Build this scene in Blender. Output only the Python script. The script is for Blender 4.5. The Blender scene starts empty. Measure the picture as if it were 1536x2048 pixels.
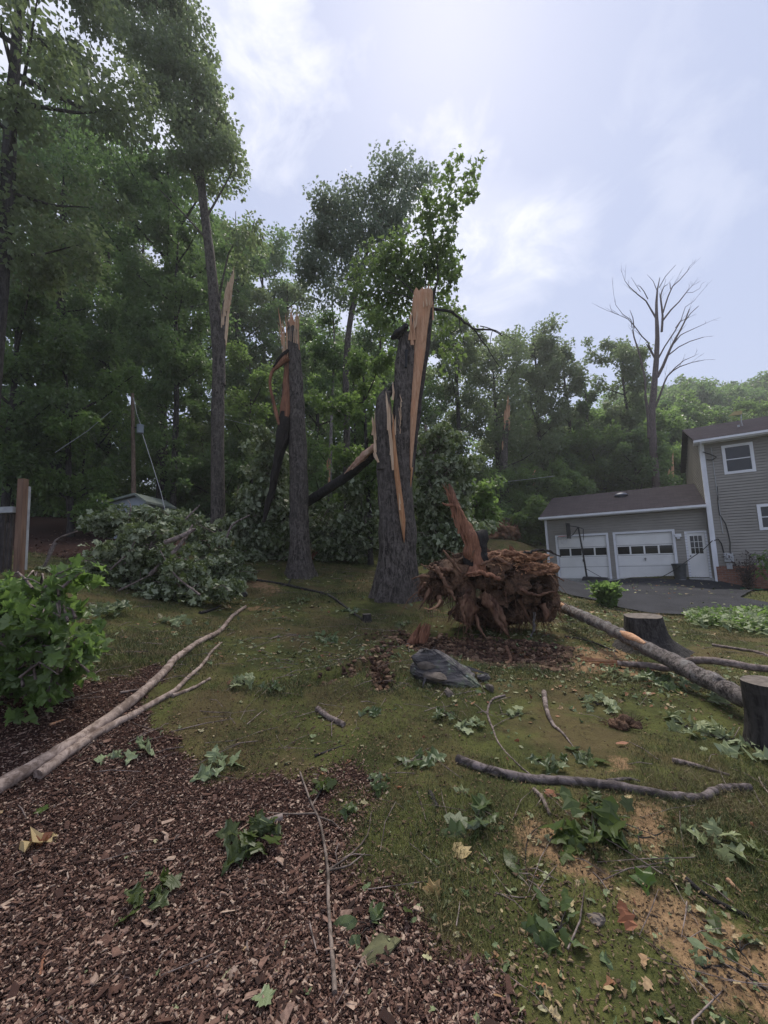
import bpy, math
import numpy as np
from mathutils import noise as mn, Vector, Matrix
rng = np.random.default_rng(11)
C = bpy.context.scene.collection
sc = bpy.context.scene
# ------------------------------------------------------------------ camera
F = 800.0; PITCH = math.radians(5.8); ROLL = math.radians(-2.4)
def _Rx(a): c, s = math.cos(a), math.sin(a); return np.array([[1,0,0],[0,c,-s],[0,s,c]])
def _Rz(a): c, s = math.cos(a), math.sin(a); return np.array([[c,-s,0],[s,c,0],[0,0,1]])
RC = _Rx(math.pi/2+PITCH) @ _Rz(ROLL)
CAM = np.array([0, 0, 1.6])
cd = bpy.data.cameras.new('camera'); cam = bpy.data.objects.new('camera', cd); C.objects.link(cam)
M4 = np.eye(4); M4[:3,:3] = RC; M4[:3,3] = CAM
cam.matrix_world = Matrix(M4.tolist())
cd.sensor_fit = 'VERTICAL'; cd.sensor_height = 36; cd.lens = F/2048*36
cd.clip_start = 0.05; cd.clip_end = 2000
sc.camera = cam
def ray(px, py): return RC @ np.array([(px-768)/F, -(py-1024)/F, -1.0])
def at(px, py, Y):
    r = ray(px, py); return CAM + r*(Y/r[1])
# ------------------------------------------------------------------ sky, sun, exposure
SUN_EL, SUN_AZ = math.radians(58), math.radians(14)      # azimuth from +Y towards +X
w = bpy.data.worlds.new('World'); sc.world = w; w.use_nodes = True
nt = w.node_tree; nt.nodes.clear(); N = nt.nodes.new; L = nt.links.new
def nmath(nt, op, a, b=None, clamp=False):
    n = nt.nodes.new('ShaderNodeMath'); n.operation = op; n.use_clamp = clamp
    for i, v in enumerate((a, b)):
        if v is None: continue
        if isinstance(v, (int, float)): n.inputs[i].default_value = v
        else: nt.links.new(v, n.inputs[i])
    return n.outputs[0]
def nmix(nt, fac, a, b, mode='MIX'):
    n = nt.nodes.new('ShaderNodeMix'); n.data_type = 'RGBA'; n.blend_type = mode
    for k, v in ((0, fac), (6, a), (7, b)):
        if isinstance(v, (int, float)): n.inputs[k].default_value = v
        elif isinstance(v, tuple): n.inputs[k].default_value = (*v, 1) if len(v) == 3 else v
        else: nt.links.new(v, n.inputs[k])
    return n.outputs[2]
def nmap(nt, v, a, b, c=0.0, d=1.0, smooth=True):
    n = nt.nodes.new('ShaderNodeMapRange'); n.interpolation_type = 'SMOOTHSTEP' if smooth else 'LINEAR'
    nt.links.new(v, n.inputs[0])
    for i, q in enumerate((a, b, c, d)): n.inputs[i+1].default_value = q
    return n.outputs[0]
def nnoise(nt, vec, scale, detail=4, rough=0.55, dist=0.0):
    n = nt.nodes.new('ShaderNodeTexNoise')
    if vec is not None: nt.links.new(vec, n.inputs['Vector'])
    n.inputs['Scale'].default_value = scale; n.inputs['Detail'].default_value = detail
    n.inputs['Roughness'].default_value = rough; n.inputs['Distortion'].default_value = dist
    return n.outputs[0]
def ncoord(nt, kind='Object', scale=(1,1,1)):
    t = nt.nodes.new('ShaderNodeTexCoord'); m = nt.nodes.new('ShaderNodeMapping')
    nt.links.new(t.outputs[kind], m.inputs[0]); m.inputs['Scale'].default_value = scale
    return m.outputs[0]
sky = N('ShaderNodeTexSky'); sky.sky_type = 'NISHITA'; sky.sun_disc = False
sky.sun_elevation = SUN_EL; sky.sun_rotation = SUN_AZ
sv = ncoord(nt, 'Generated', (1, 1, 1.5))
n1 = nnoise(nt, sv, 2.3, 5, 0.5, 0.3); n2 = nnoise(nt, sv, 5.5, 8, 0.62, 0.5)
tc = N('ShaderNodeTexCoord')
def lobe(px, py, inner, outer):                            # a cloud bank in that part of the sky
    d = ray(px, py); d = d/np.linalg.norm(d)
    n = N('ShaderNodeVectorMath'); n.operation = 'DOT_PRODUCT'
    nv = N('ShaderNodeVectorMath'); nv.operation = 'NORMALIZE'; L(tc.outputs['Generated'], nv.inputs[0])
    L(nv.outputs[0], n.inputs[0]); n.inputs[1].default_value = tuple(d)
    return nmap(nt, n.outputs[1], math.cos(math.radians(outer)), math.cos(math.radians(inner)))
b = nmap(nt, n1, 0.36, 0.66)
fine = nmap(nt, n2, 0.35, 0.68)
bright = nmath(nt, 'ADD', nmath(nt, 'MULTIPLY', b, 0.34), nmath(nt, 'MULTIPLY', nmath(nt, 'SUBTRACT', fine, .5), .34))
for (px, py, i, o, k) in ((500,60,2,13,.75),(560,230,1,8,.35),(850,110,1,9,.35),(940,520,1,15,.75),(180,190,1,11,.7),(860,330,1,12,.45),(60,100,2,26,.6),(1060,420,1,10,.3)):
    lb = nmath(nt, 'MULTIPLY', lobe(px, py, i, o), k)
    lb = nmath(nt, 'MULTIPLY', lb, nmath(nt, 'ADD', nmath(nt, 'MULTIPLY', fine, 0.7), 0.4))
    bright = nmath(nt, 'ADD', bright, lb)
for (px, py, i, o, k) in ((700,180,1,13,.85),(520,330,1,11,.3),(1300,420,5,30,.12),(1000,120,1,12,.25)):
    lb = nmath(nt, 'MULTIPLY', lobe(px, py, i, o), k)
    lb = nmath(nt, 'MULTIPLY', lb, nmath(nt, 'ADD', nmath(nt, 'MULTIPLY', b, -0.5), 1.1))
    bright = nmath(nt, 'SUBTRACT', bright, lb)
bright = nmath(nt, 'ADD', bright, 0.0, True)
cl = nmix(nt, bright, (2.15, 2.4, 3.35), (3.95, 4.0, 4.5))
skl = nmix(nt, 0.88, sky.outputs[0], cl)
bg = N('ShaderNodeBackground'); bg.inputs[1].default_value = 0.1
out = N('ShaderNodeOutputWorld'); L(skl, bg.inputs[0]); L(bg.outputs[0], out.inputs[0])
sd = bpy.data.lights.new('sun', 'SUN'); sd.energy = 2.0; sd.angle = math.radians(28); sd.color = (1, .93, .82)
so = bpy.data.objects.new('sun', sd); C.objects.link(so)
sdir = Vector((math.sin(SUN_AZ)*math.cos(SUN_EL), math.cos(SUN_AZ)*math.cos(SUN_EL), math.sin(SUN_EL)))
so.rotation_euler = sdir.to_track_quat('Z', 'Y').to_euler(); so.location = (0, 0, 60)
sc.view_settings.view_transform = 'Standard'; sc.view_settings.look = 'None'
sc.view_settings.exposure = 1.24; sc.view_settings.gamma = 1
sc.cycles.max_bounces = 6; sc.cycles.transparent_max_bounces = 4
sc.cycles.use_denoising = True
sc.cycles.diffuse_bounces = 4
# ------------------------------------------------------------------ mesh helpers
class Buf:
    def __init__(s): s.V = []; s.F = []; s.n = 0
    def add(s, V, F, mi=0, sm=False):
        V = np.asarray(V, float).reshape(-1, 3)
        if not isinstance(F, np.ndarray):
            by = {}
            for f in F: by.setdefault(len(f), []).append(f)
            Fs = [np.array(v) for v in by.values()]
        else: Fs = [F]
        for f in Fs: s.F.append((f + s.n, mi, sm))
        s.V.append(V); s.n += len(V); return s
    def build(s, name, mats, parent=None, sharp=True):
        V = np.concatenate(s.V); me = bpy.data.meshes.new(name)
        me.vertices.add(len(V)); me.vertices.foreach_set('co', V.ravel())
        nl = sum(f.size for f, _, _ in s.F); npoly = sum(len(f) for f, _, _ in s.F)
        me.loops.add(nl); me.polygons.add(npoly)
        me.loops.foreach_set('vertex_index', np.concatenate([f.ravel() for f, _, _ in s.F]).astype(np.int32))
        tot = np.concatenate([np.full(len(f), f.shape[1]) for f, _, _ in s.F])
        me.polygons.foreach_set('loop_start', (np.cumsum(tot) - tot).astype(np.int32))
        me.polygons.foreach_set('material_index', np.concatenate([np.full(len(f), m) for f, m, _ in s.F]).astype(np.int32))
        me.polygons.foreach_set('use_smooth', np.concatenate([np.full(len(f), sm) for f, _, sm in s.F]))
        me.update(calc_edges=True); me.validate()
        for m in (mats if isinstance(mats, (list, tuple)) else [mats]): me.materials.append(m)
        o = bpy.data.objects.new(name, me); C.objects.link(o)
        if parent: o.parent = parent
        return o
def tag(o, label=None, cat=None, group=None, kind=None):
    for k, v in (('label', label), ('category', cat), ('group', group), ('kind', kind)):
        if v: o[k] = v
    return o
def empty(name, loc, label, cat, group=None, rz=0):
    o = bpy.data.objects.new(name, None); C.objects.link(o); o.location = tuple(loc); o.rotation_euler = (0, 0, rz)
    o.empty_display_size = .1
    return tag(o, label, cat, group)
def child(buf, name, mats, root):                          # world-space buffer under an unrotated root
    buf.V = [v - np.array(root.location) for v in buf.V]
    return buf.build(name, mats, root)
def spline(P, step):
    P = np.asarray(P, float); 
    if len(P) < 3: 
        n = max(2, int(np.linalg.norm(P[1,:3]-P[0,:3])/step)+1); t = np.linspace(0, 1, n)[:, None]; return P[0]*(1-t)+P[1]*t
    Q = np.vstack([2*P[0]-P[1], P, 2*P[-1]-P[-2]]); out = []
    for i in range(1, len(Q)-2):
        n = max(1, int(np.linalg.norm(Q[i+1,:3]-Q[i,:3])/step)); t = (np.arange(n)/n)[:, None]
        a, b_, c, d = Q[i-1], Q[i], Q[i+1], Q[i+2]
        out.append(.5*((2*b_)+(c-a)*t+(2*a-5*b_+4*c-d)*t**2+(-a+3*b_-3*c+d)*t**3))
    out.append(Q[-2][None]); return np.vstack(out)
def vnoise(P, s, seed=0.0):
    return np.array([mn.noise(Vector((p[0]*s+seed, p[1]*s, p[2]*s))) for p in P])
def tube(buf, pts, seg=8, step=.3, rough=0.0, nscale=3.0, mi=0, jag=0.0, cap=True, capmi=None, wob=0.0, flare=None):
    """pts rows x,y,z,r"""
    P = spline(np.asarray(pts, float), step); n = len(P)
    if wob: P[1:-1, :3] += rng.normal(0, wob, (n-2, 3))
    T = np.gradient(P[:, :3], axis=0); T /= np.linalg.norm(T, axis=1)[:, None] + 1e-9
    U = np.zeros_like(T); u = np.cross(T[0], [0.3, 1, 0.1]); u /= np.linalg.norm(u)
    for i in range(n):
        u = u - T[i]*np.dot(u, T[i]); u /= np.linalg.norm(u) + 1e-9; U[i] = u
    W = np.cross(T, U); a = np.linspace(0, 2*np.pi, seg, endpoint=False)
    r = np.maximum(P[:, 3], .0006)[:, None]*np.ones(seg)
    V = P[:, None, :3] + r[..., None]*(np.cos(a)[None, :, None]*U[:, None]+np.sin(a)[None, :, None]*W[:, None])
    if rough:
        nz = vnoise(V.reshape(-1, 3)*np.array([1, 1, .45]), nscale, 7.3).reshape(n, seg)
        V = V + (V-P[:, None, :3])*(nz*rough)[..., None]
    if flare is not None: V = flare(V, P, a)
    if jag: V[-1] += T[-1]*(rng.random(seg)*jag)[:, None]; V[-2] += T[-1]*(rng.random(seg)*jag*.3)[:, None]
    idx = np.arange(n*seg).reshape(n, seg); nx = np.roll(idx, -1, axis=1)
    q = np.stack([idx[:-1], nx[:-1], nx[1:], idx[1:]], -1).reshape(-1, 4)
    buf.add(V, q, mi, True)
    if cap:
        m = mi if capmi is None else capmi
        for k, rev in ((0, True), (n-1, False)):
            Vc = np.vstack([V[k], V[k].mean(0)]); j = np.arange(seg)
            t = np.stack([j, (j+1) % seg, np.full(seg, seg)], -1)
            buf.add(Vc, t[:, ::-1] if rev else t, m)
    return P
def box(buf, c, s, mi=0, R=None):
    v = np.array([[x, y, z] for x in (-.5, .5) for y in (-.5, .5) for z in (-.5, .5)])*np.array(s)
    if R is not None: v = v @ np.asarray(R).T
    buf.add(v+np.array(c), np.array([[0,1,3,2],[4,6,7,5],[0,4,5,1],[2,3,7,6],[0,2,6,4],[1,5,7,3]]), mi)
def boxc(buf, x0, x1, y0, y1, z0, z1, mi=0): box(buf, ((x0+x1)/2, (y0+y1)/2, (z0+z1)/2), (x1-x0, y1-y0, z1-z0), mi)
def rands(n, ax=3):
    v = rng.normal(size=(n, ax)); return v/np.linalg.norm(v, axis=1)[:, None]
def splinter(buf, base, tip, w, t=.35, mi=0):               # a long torn wedge of wood, four sided, ragged point
    base = np.array(base); tip = np.array(tip); d = tip-base; u = np.cross(d, [0, 1, .2]); u /= np.linalg.norm(u); v = np.cross(d, u); v /= np.linalg.norm(v)
    rows = []
    for k, (f_, ww) in enumerate(((0, 1), (.4, .85), (.72, .55), (.9, .25), (1, .02))):
        p = base+d*f_+u*rng.normal()*w*.12; a = w*ww/2
        rows += [p-u*a, p+v*a*t, p+u*a, p-v*a*t]
    F_ = [[4*i+j, 4*i+(j+1) % 4, 4*i+4+(j+1) % 4, 4*i+4+j] for i in range(4) for j in range(4)]
    F_ += [[3, 2, 1, 0], [16, 17, 18, 19]]
    buf.add(rows, F_, mi)
# leaves -------------------------------------------------------------
def lobed(kind):
    if kind == 'simple':
        V = np.array([[0,0,0],[.45,.36,.10],[1,0,-.12],[.5,-.36,.10]]); F_ = np.array([[0,1,2],[0,2,3]]); F_ = F_[:, ::-1]; return V, F_
    if kind == 'mid':
        o = [(0.02,.02),(.10,.30),(.30,.24),(.42,.46),(.58,.20),(.80,.24),(1,0)]
    elif kind == 'maple':
        o = [(0,.01),(.02,.13),(-.08,.36),(.10,.33),(.16,.42),(.24,.33),(.40,.60),(.46,.47),(.58,.52),(.50,.24),(.55,.17),(.72,.22),(.78,.13),(.86,.13),(1,0)]
    elif kind == 'oak':
        o = [(0,.01),(.08,.07),(.16,.24),(.22,.20),(.26,.09),(.36,.12),(.42,.34),(.50,.36),(.52,.14),(.60,.12),(.68,.34),(.76,.30),(.76,.13),(.86,.15),(1,0)]
    elif kind == 'oval':
        o = [(0,.01),(.12,.12),(.3,.2),(.5,.23),(.7,.19),(.88,.09),(1,0)]
    o = np.array(o); m = len(o); sx = np.linspace(0, 1, m)
    up = np.c_[o[:, 0], o[:, 1], np.zeros(m)]; dn = up*[1, -1, 1]; sp = np.c_[sx, 0*sx, 0*sx]
    V = np.vstack([up, sp, dn]); V[:, 2] = .55*np.abs(V[:, 1])**1.3*.35 - .22*V[:, 0]**2 + .05*np.sin(V[:, 0]*9+V[:, 1]*8)
    F_ = []
    for i in range(m-1):
        F_ += [[m+i, m+i+1, i+1], [m+i, i+1, i], [m+i+1, m+i, 2*m+i], [m+i+1, 2*m+i, 2*m+i+1]]
    return V, np.array(F_)
LT = {k: lobed(k) for k in ('simple', 'mid', 'maple', 'oak', 'oval')}
def leaves(buf, pos, X, Z, size, kind='simple', mi=0, squash=None):
    """X direction of the leaf axis, Z approx. normal"""
    V, F_ = LT[kind]; n = len(pos); X = X/(np.linalg.norm(X, axis=1)[:, None]+1e-9)
    Y = np.cross(Z, X); Y /= np.linalg.norm(Y, axis=1)[:, None]+1e-9; Z = np.cross(X, Y)
    size = np.broadcast_to(size, n)[:, None, None]
    cz = (rng.uniform(-1.5, 4.0, n) if kind != 'simple' else np.ones(n))[:, None, None]
    W = V[None, :, 0:1]*X[:, None]+V[None, :, 1:2]*Y[:, None]+V[None, :, 2:3]*Z[:, None]*cz
    W = pos[:, None]+W*size
    buf.add(W.reshape(-1, 3), (F_[None]+(np.arange(n)*len(V))[:, None, None]).reshape(-1, 3), mi)
def clusters(buf, cen, rad, per, size, kind='simple', droop=.5, flat=.65, mi=0, up=1.0):
    """leaf clumps: cen (n,3), rad (n,)"""
    n = len(cen); rad = np.broadcast_to(rad, n)
    k = np.repeat(np.arange(n), per); m = len(k)
    o = rands(m)*(rng.random(m)**.45)[:, None]; o[:, 2] *= flat
    p = cen[k]+o*rad[k][:, None]
    X = rands(m)*.8+o*.7; X[:, 2] -= droop
    Z = rands(m)*.7+[0, 0, up]
    leaves(buf, p, X, Z, size*rng.uniform(.6, 1.2, m), kind, mi)
# ------------------------------------------------------------------ materials
def mat(name):
    m = bpy.data.materials.new(name); m.use_nodes = True; nt = m.node_tree; bs = nt.nodes['Principled BSDF']
    bs.inputs['Roughness'].default_value = .85; bs.inputs['Specular IOR Level'].default_value = .25
    return m, nt, bs
def bump(nt, bs, h, strength=.5, dist=.02):
    b_ = nt.nodes.new('ShaderNodeBump'); b_.inputs['Strength'].default_value = strength; b_.inputs['Distance'].default_value = dist
    nt.links.new(h, b_.inputs['Height']); nt.links.new(b_.outputs[0], bs.inputs['Normal'])
def geo(nt, o): g = nt.nodes.new('ShaderNodeNewGeometry'); return g.outputs[o]
def m_bark(name, dark, light, sc_=(7, 7, 1.3), lichen=None, bs_=.9):
    m, nt, bs = mat(name); v = ncoord(nt, 'Object', sc_)
    n1 = nnoise(nt, v, 2.2, 7, .7, 1.1); n2 = nnoise(nt, ncoord(nt), 1.1, 4); n3 = nnoise(nt, ncoord(nt, 'Object', (1, 1, .8)), 11, 4, .7, .8)
    h = nmap(nt, nmath(nt, 'ADD', nmath(nt, 'MULTIPLY', n1, .7), nmath(nt, 'MULTIPLY', n3, .3)), .40, .60); c = nmix(nt, h, dark, light)
    c = nmix(nt, nmap(nt, n2, .35, .7, 0, .6), c, tuple(x*.45+y_*.25 for x, y_ in zip(light, dark)))
    c = nmix(nt, nmap(nt, n3, .52, .66, 0, .5), c, tuple(x*1.15 for x in light))
    if lichen: c = nmix(nt, nmap(nt, nnoise(nt, ncoord(nt), 5, 5, .7), .5, .62, 0, .7), c, lichen)
    nt.links.new(c, bs.inputs['Base Color']); bump(nt, bs, n1, bs_, .05); return m
def m_wood(name, a, b_, c_, sc_=(22, 22, .9)):
    m, nt, bs = mat(name); v = ncoord(nt, 'Object', sc_); n1 = nnoise(nt, v, 1.8, 5, .6, .25)
    n2 = nnoise(nt, ncoord(nt, 'Object', (3, 3, .7)), 1.3, 3)
    c = nmix(nt, nmap(nt, n1, .35, .65), a, b_); c = nmix(nt, nmap(nt, n2, .5, .72), c, c_)
    nt.links.new(c, bs.inputs['Base Color']); bump(nt, bs, n1, .6, .02); return m
def m_leaf(name, a, b_, under, trans=.35, gloss=.38, rnd=True):
    m, nt, bs = mat(name); bs.inputs['Specular IOR Level'].default_value = .5
    r = geo(nt, 'Random Per Island'); n1 = nnoise(nt, ncoord(nt), .55, 3)
    fac = nmath(nt, 'ADD', nmath(nt, 'MULTIPLY', r, .6), nmap(nt, n1, .3, .7, 0, .4))
    c = nmix(nt, fac, a, b_)
    if rnd:
        oi = nt.nodes.new('ShaderNodeObjectInfo')
        c = nmix(nt, nmath(nt, 'MULTIPLY', oi.outputs['Random'], .35), c, (a[0]*1.3+.012, a[1]*.95, a[2]*.6))
    c2 = nmix(nt, geo(nt, 'Backfacing'), c, nmix(nt, .6, c, under))
    nt.links.new(c2, bs.inputs['Base Color']); bs.inputs['Roughness'].default_value = gloss
    t = nt.nodes.new('ShaderNodeBsdfTranslucent'); nt.links.new(nmix(nt, .5, c, tuple((x*2.0 for x in b_))), t.inputs[0])
    mx = nt.nodes.new('ShaderNodeMixShader'); mx.inputs[0].default_value = trans
    o = nt.nodes['Material Output']; nt.links.new(bs.outputs[0], mx.inputs[1]); nt.links.new(t.outputs[0], mx.inputs[2]); nt.links.new(mx.outputs[0], o.inputs[0])
    return m
def m_plain(name, col, rough=.6, var=.12, nsc=6, metal=0):
    m, nt, bs = mat(name); n1 = nnoise(nt, ncoord(nt), nsc, 4)
    c = nmix(nt, nmap(nt, n1, .3, .7), tuple(x*(1-var) for x in col), tuple(min(1, x*(1+var)) for x in col))
    nt.links.new(c, bs.inputs['Base Color']); bs.inputs['Roughness'].default_value = rough; bs.inputs['Metallic'].default_value = metal; return m
def m_island(name, cols, rough=.9, lo=0, hi=1):
    m, nt, bs = mat(name); r = geo(nt, 'Random Per Island'); cr = nt.nodes.new('ShaderNodeValToRGB'); nt.links.new(r, cr.inputs[0])
    e = cr.color_ramp.elements; e[0].position = 0; e[0].color = (*cols[0][1], 1); e[1].position = 1; e[1].color = (*cols[-1][1], 1)
    for p, c in cols[1:-1]: x = e.new(p); x.color = (*c, 1)
    n1 = nnoise(nt, ncoord(nt), 60, 3); c = nmix(nt, nmap(nt, n1, .3, .7, 0, .45), cr.outputs[0], (.03, .02, .017))
    nt.links.new(c, bs.inputs['Base Color']); bs.inputs['Roughness'].default_value = rough; return m
BARK = m_bark('oak_bark', (.020, .016, .014), (.145, .124, .108))
BARKD = m_bark('dark_bark', (.015, .013, .012), (.07, .062, .058))
BARKL = m_bark('pale_bark', (.07, .06, .055), (.30, .27, .25), (9, 9, 3), lichen=(.28, .30, .26))
LOGM = m_bark('weathered_log', (.035, .028, .026), (.25, .215, .20), (16, 16, 16), lichen=(.27, .26, .25), bs_=.8)
STICKM = m_bark('stick_bark', (.06, .045, .04), (.30, .24, .215), (5, 5, 5), bs_=.5)
POLE = m_bark('barkless_wood', (.13, .09, .07), (.42, .33, .28), (4, 4, 4), bs_=.4)
WOOD = m_wood('split_wood', (.56, .34, .21), (.38, .20, .11), (.52, .27, .15))
WOODP = m_wood('pale_split_wood', (.66, .50, .35), (.50, .33, .21), (.36, .23, .14))
WOODR = m_wood('red_heartwood', (.15, .065, .04), (.30, .145, .085), (.06, .028, .02))
ROOT = m_wood('root_wood', (.11, .055, .035), (.21, .12, .075), (.045, .022, .016), (9, 9, 5))
LEAF_F = m_leaf('forest_leaf', (.052, .098, .034), (.115, .190, .060), (.18, .24, .13), .52)
LEAF_B = m_leaf('bluish_leaf', (.070, .105, .046), (.145, .195, .080), (.24, .29, .19), .48)
LEAF_G = m_leaf('fresh_leaf', (.068, .125, .030), (.145, .230, .060), (.2, .27, .12), .52)
LEAF_M = m_leaf('maple_leaf', (.040, .066, .018), (.090, .130, .035), (.26, .31, .18), .38, .45)
LEAF_D = m_leaf('downed_leaf', (.052, .086, .030), (.115, .160, .060), (.50, .55, .38), .3, .45)
LEAF_P = m_leaf('pale_torn_leaf', (.14, .19, .09), (.27, .32, .17), (.36, .40, .28), .2, .6)
LEAF_T = m_leaf('tan_leaf', (.34, .25, .12), (.50, .40, .20), (.40, .30, .17), .15, .7)
LEAF_R = m_leaf('brown_leaf', (.22, .09, .045), (.36, .16, .08), (.26, .13, .08), .15, .7)
# ------------------------------------------------------------------ terrain
_ctrl = [(0,0,0),(1.5,1.5,0),(-1.5,1.5,0.02),(-2.4,2.6,.16),(-2.9,3.5,.42),(0,3,.05),(2.74,3.2,-.02),(1.5,5,.05),(0,6,.15),(1.55,7,.13),
 (.24,10,.49),(-2.67,12.6,1.02),(-6.2,15,2.2),(-3.6,10,.71),(-.6,14,1.02),(-8.1,11,1.75),(-10.3,14,2.5),(-6.1,6.7,1.45),(-3,6.5,.5),(4,6.5,-.04),
 (3.4,8,.1),(6.9,11,-.29),(9.7,10.5,-.34),(8.5,21,-.1),(14,17.3,-.1),(11,19,-.1),(10,15,-.16),(13,14,-.25),(17,15,-.45),(7.9,22,1.5),(7.4,26,1.9),(6.2,17,.45),
 (14.0,15.9,-.62),(15.5,14.8,-.68),(13.2,15.6,-.5),(3,14,.6),(3,20,1.5),(-3,20,2.3),(-12,22,4),(-22,14,4.5),(-20,35,6.5),(0,35,3.4),(15,40,4),(12,29,1.5),(22,26,.4),(30,20,.3),(30,60,9),(60,60,12),(-50,50,11),(0,70,8),(60,100,20),(100,60,17),
 (0,120,16),(40,160,30),(-60,120,18),(120,160,30),(0,-8,-.3),(-12,-5,1),(12,0,-.3),(6,3,-.05),(40,0,-.5),(-40,0,4),(0,300,40),(300,0,5),(-300,0,20),(0,-300,0),(200,300,50),(-200,300,40)]
_c = np.array(_ctrl, float); _D = np.sqrt(((_c[:, None, :2]-_c[None, :, :2])**2).sum(-1)+1.2)
_A = np.vstack([np.c_[_D+np.eye(len(_c))*-.02, np.ones(len(_c))], np.r_[np.ones(len(_c)), 0]])
_w = np.linalg.solve(_A, np.r_[_c[:, 2], 0])
def H0(x, y):
    x = np.atleast_1d(np.asarray(x, float)); y = np.atleast_1d(np.asarray(y, float)); sh = x.shape; x = x.ravel(); y = y.ravel(); z = np.full(len(x), _w[-1])
    for i in range(len(_c)): z += _w[i]*np.sqrt((x-_c[i, 0])**2+(y-_c[i, 1])**2+1.2)
    return z.reshape(sh)
def onground(px, py, f=None, off=0.0):
    f = f or H0; r = ray(px, py); r = r/np.linalg.norm(r); t = np.linspace(.5, 70, 6000); P = CAM+r*t[:, None]
    d = P[:, 2]-f(P[:, 0], P[:, 1]); k = np.argmax(d < 0)
    return P[k] if d[k] < 0 else P[-1]
def polyG(pts): return np.array([onground(*p)[:2] for p in pts])
def inpoly(x, y, P):                                        # signed distance-ish (positive inside)
    n = len(P); ins = np.zeros(x.shape, bool); dm = np.full(x.shape, 1e9)
    for i in range(n):
        x0, y0 = P[i]; x1, y1 = P[(i+1) % n]
        c = ((y0 > y) != (y1 > y)) & (x < (x1-x0)*(y-y0)/(y1-y0+1e-12)+x0); ins ^= c
        dx, dy = x1-x0, y1-y0; t = np.clip(((x-x0)*dx+(y-y0)*dy)/(dx*dx+dy*dy+1e-12), 0, 1)
        dm = np.minimum(dm, np.hypot(x-x0-t*dx, y-y0-t*dy))
    return np.where(ins, dm, -dm)
def linedist(x, y, P):
    dm = np.full(x.shape, 1e9)
    for i in range(len(P)-1):
        x0, y0 = P[i]; dx, dy = P[i+1]-P[i]; t = np.clip(((x-x0)*dx+(y-y0)*dy)/(dx*dx+dy*dy+1e-12), 0, 1)
        dm = np.minimum(dm, np.hypot(x-x0-t*dx, y-y0-t*dy))
    return dm
def fbm(x, y, s, seed=0.):                                  # cheap vectorised smooth noise
    z = np.zeros(np.shape(x)); a = 1.; r = np.random.default_rng(int(seed*10)+3)
    for o in range(4):
        for k in range(5):
            th, ph = r.uniform(0, 6.28, 2); q = s*(1.9**o)*r.uniform(.7, 1.4)
            z = z+a*np.sin((x*math.cos(th)+y*math.sin(th))*q+ph)/2.3
        a *= .55
    return z
MUL = polyG([(200,1368),(300,1350),(345,1420),(430,1490),(520,1540),(600,1580),(640,1600),(700,1680),(760,1740),(800,1800),(850,1870),(900,1930),(1010,2010),(1030,2047)])
MUL = np.vstack([MUL, [[.9, .3], [-6, .3], [-6, 4.0]], polyG([(0,1330),(100,1330)])])
MUL2 = np.array([(-8.5,10.5),(-6.2,10.6),(-5.6,12.5),(-6.5,16),(-9,18),(-16,20),(-16,12)])
SAND = [(polyG([(1240,1590),(1330,1600),(1370,1680),(1300,1720),(1250,1680)]), .05), (polyG([(1060,1640),(1120,1660),(1230,1760),(1240,1800),(1120,1760),(1010,1700)]), .04),
        (polyG([(1240,1760),(1330,1790),(1440,1830),(1536,1900),(1600,2020),(1500,2010),(1420,1990),(1340,1900),(1260,1850)]), .07), (polyG([(1215,1505),(1260,1500),(1290,1550),(1220,1545)]), .03),
        (polyG([(1130,1290),(1250,1300),(1290,1360),(1150,1345)]), .06), (polyG([(510,1158),(570,1178),(540,1186),(490,1170)]), .3)]
CRACK = [polyG(p) for p in ([(640,1372),(700,1352),(745,1330),(770,1300),(810,1290)], [(745,1330),(765,1360),(768,1385)], [(740,1272),(790,1268),(850,1290),(920,1300),(1000,1312),(1060,1325)], [(1000,1312),(1100,1330)])]
PIT = polyG([(790,1278),(900,1270),(1050,1285),(1130,1300),(1110,1335),(1000,1325),(930,1310),(840,1300)])
def masks(x, y):
    nz = fbm(x, y, 1.6, 1)*.22+fbm(x, y, 6, 2)*.06
    mul = np.clip((inpoly(x, y, MUL)+nz)/.22+.5, 0, 1); mul = np.maximum(mul, np.clip((inpoly(x, y, MUL2)+nz*2)/.5+.5, 0, 1))
    sand = np.zeros(x.shape)
    for P, w_ in SAND: sand = np.maximum(sand, np.clip((inpoly(x, y, P)+nz*.35)/(w_+.05)*.5+.5, 0, 1))
    sand = np.maximum(sand, np.clip((fbm(x, y, 1.7, 5)-1.15)*1.2, 0, .55)*(y < 16)*(y > 8.5))
    cr = np.zeros(x.shape)
    for P in CRACK: cr = np.maximum(cr, np.clip(1-(linedist(x, y, P)+nz*.15)/.13, 0, 1))
    pit = np.clip((inpoly(x, y, PIT)+nz*.4)/.25+.4, 0, 1)
    return mul, sand, cr, pit
def H(x, y):
    x = np.asarray(x, float); y = np.asarray(y, float); sh = x.shape; x = np.atleast_1d(x).ravel(); y = np.atleast_1d(y).ravel(); z = H0(x, y)
    mul, sand, cr, pit = masks(x, y); near = (np.hypot(x, y) < 14)
    z = z+near*(fbm(x, y, 3.1, 7)*.012+fbm(x, y, 13, 8)*.004+fbm(x, y, 7, 18)*.008)*(1-.6*mul)
    z = z-.17*cr-.18*pit
    lip = np.zeros(len(x))
    for P in CRACK[:2]: lip = np.maximum(lip, np.exp(-((linedist(x, y, P)-.22)/.13)**2))
    z = z+.07*lip*(1-cr)
    d = inpoly(x, y, DRV)                                   # the ground dips under the driveway
    z = np.where(d > -.4, z-.05*np.clip((d+.25)/.25, 0, 1), z)
    return z.reshape(sh)
DRV = polyG([(1102,1156),(1150,1156),(1250,1158),(1340,1159),(1436,1163)])
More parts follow.
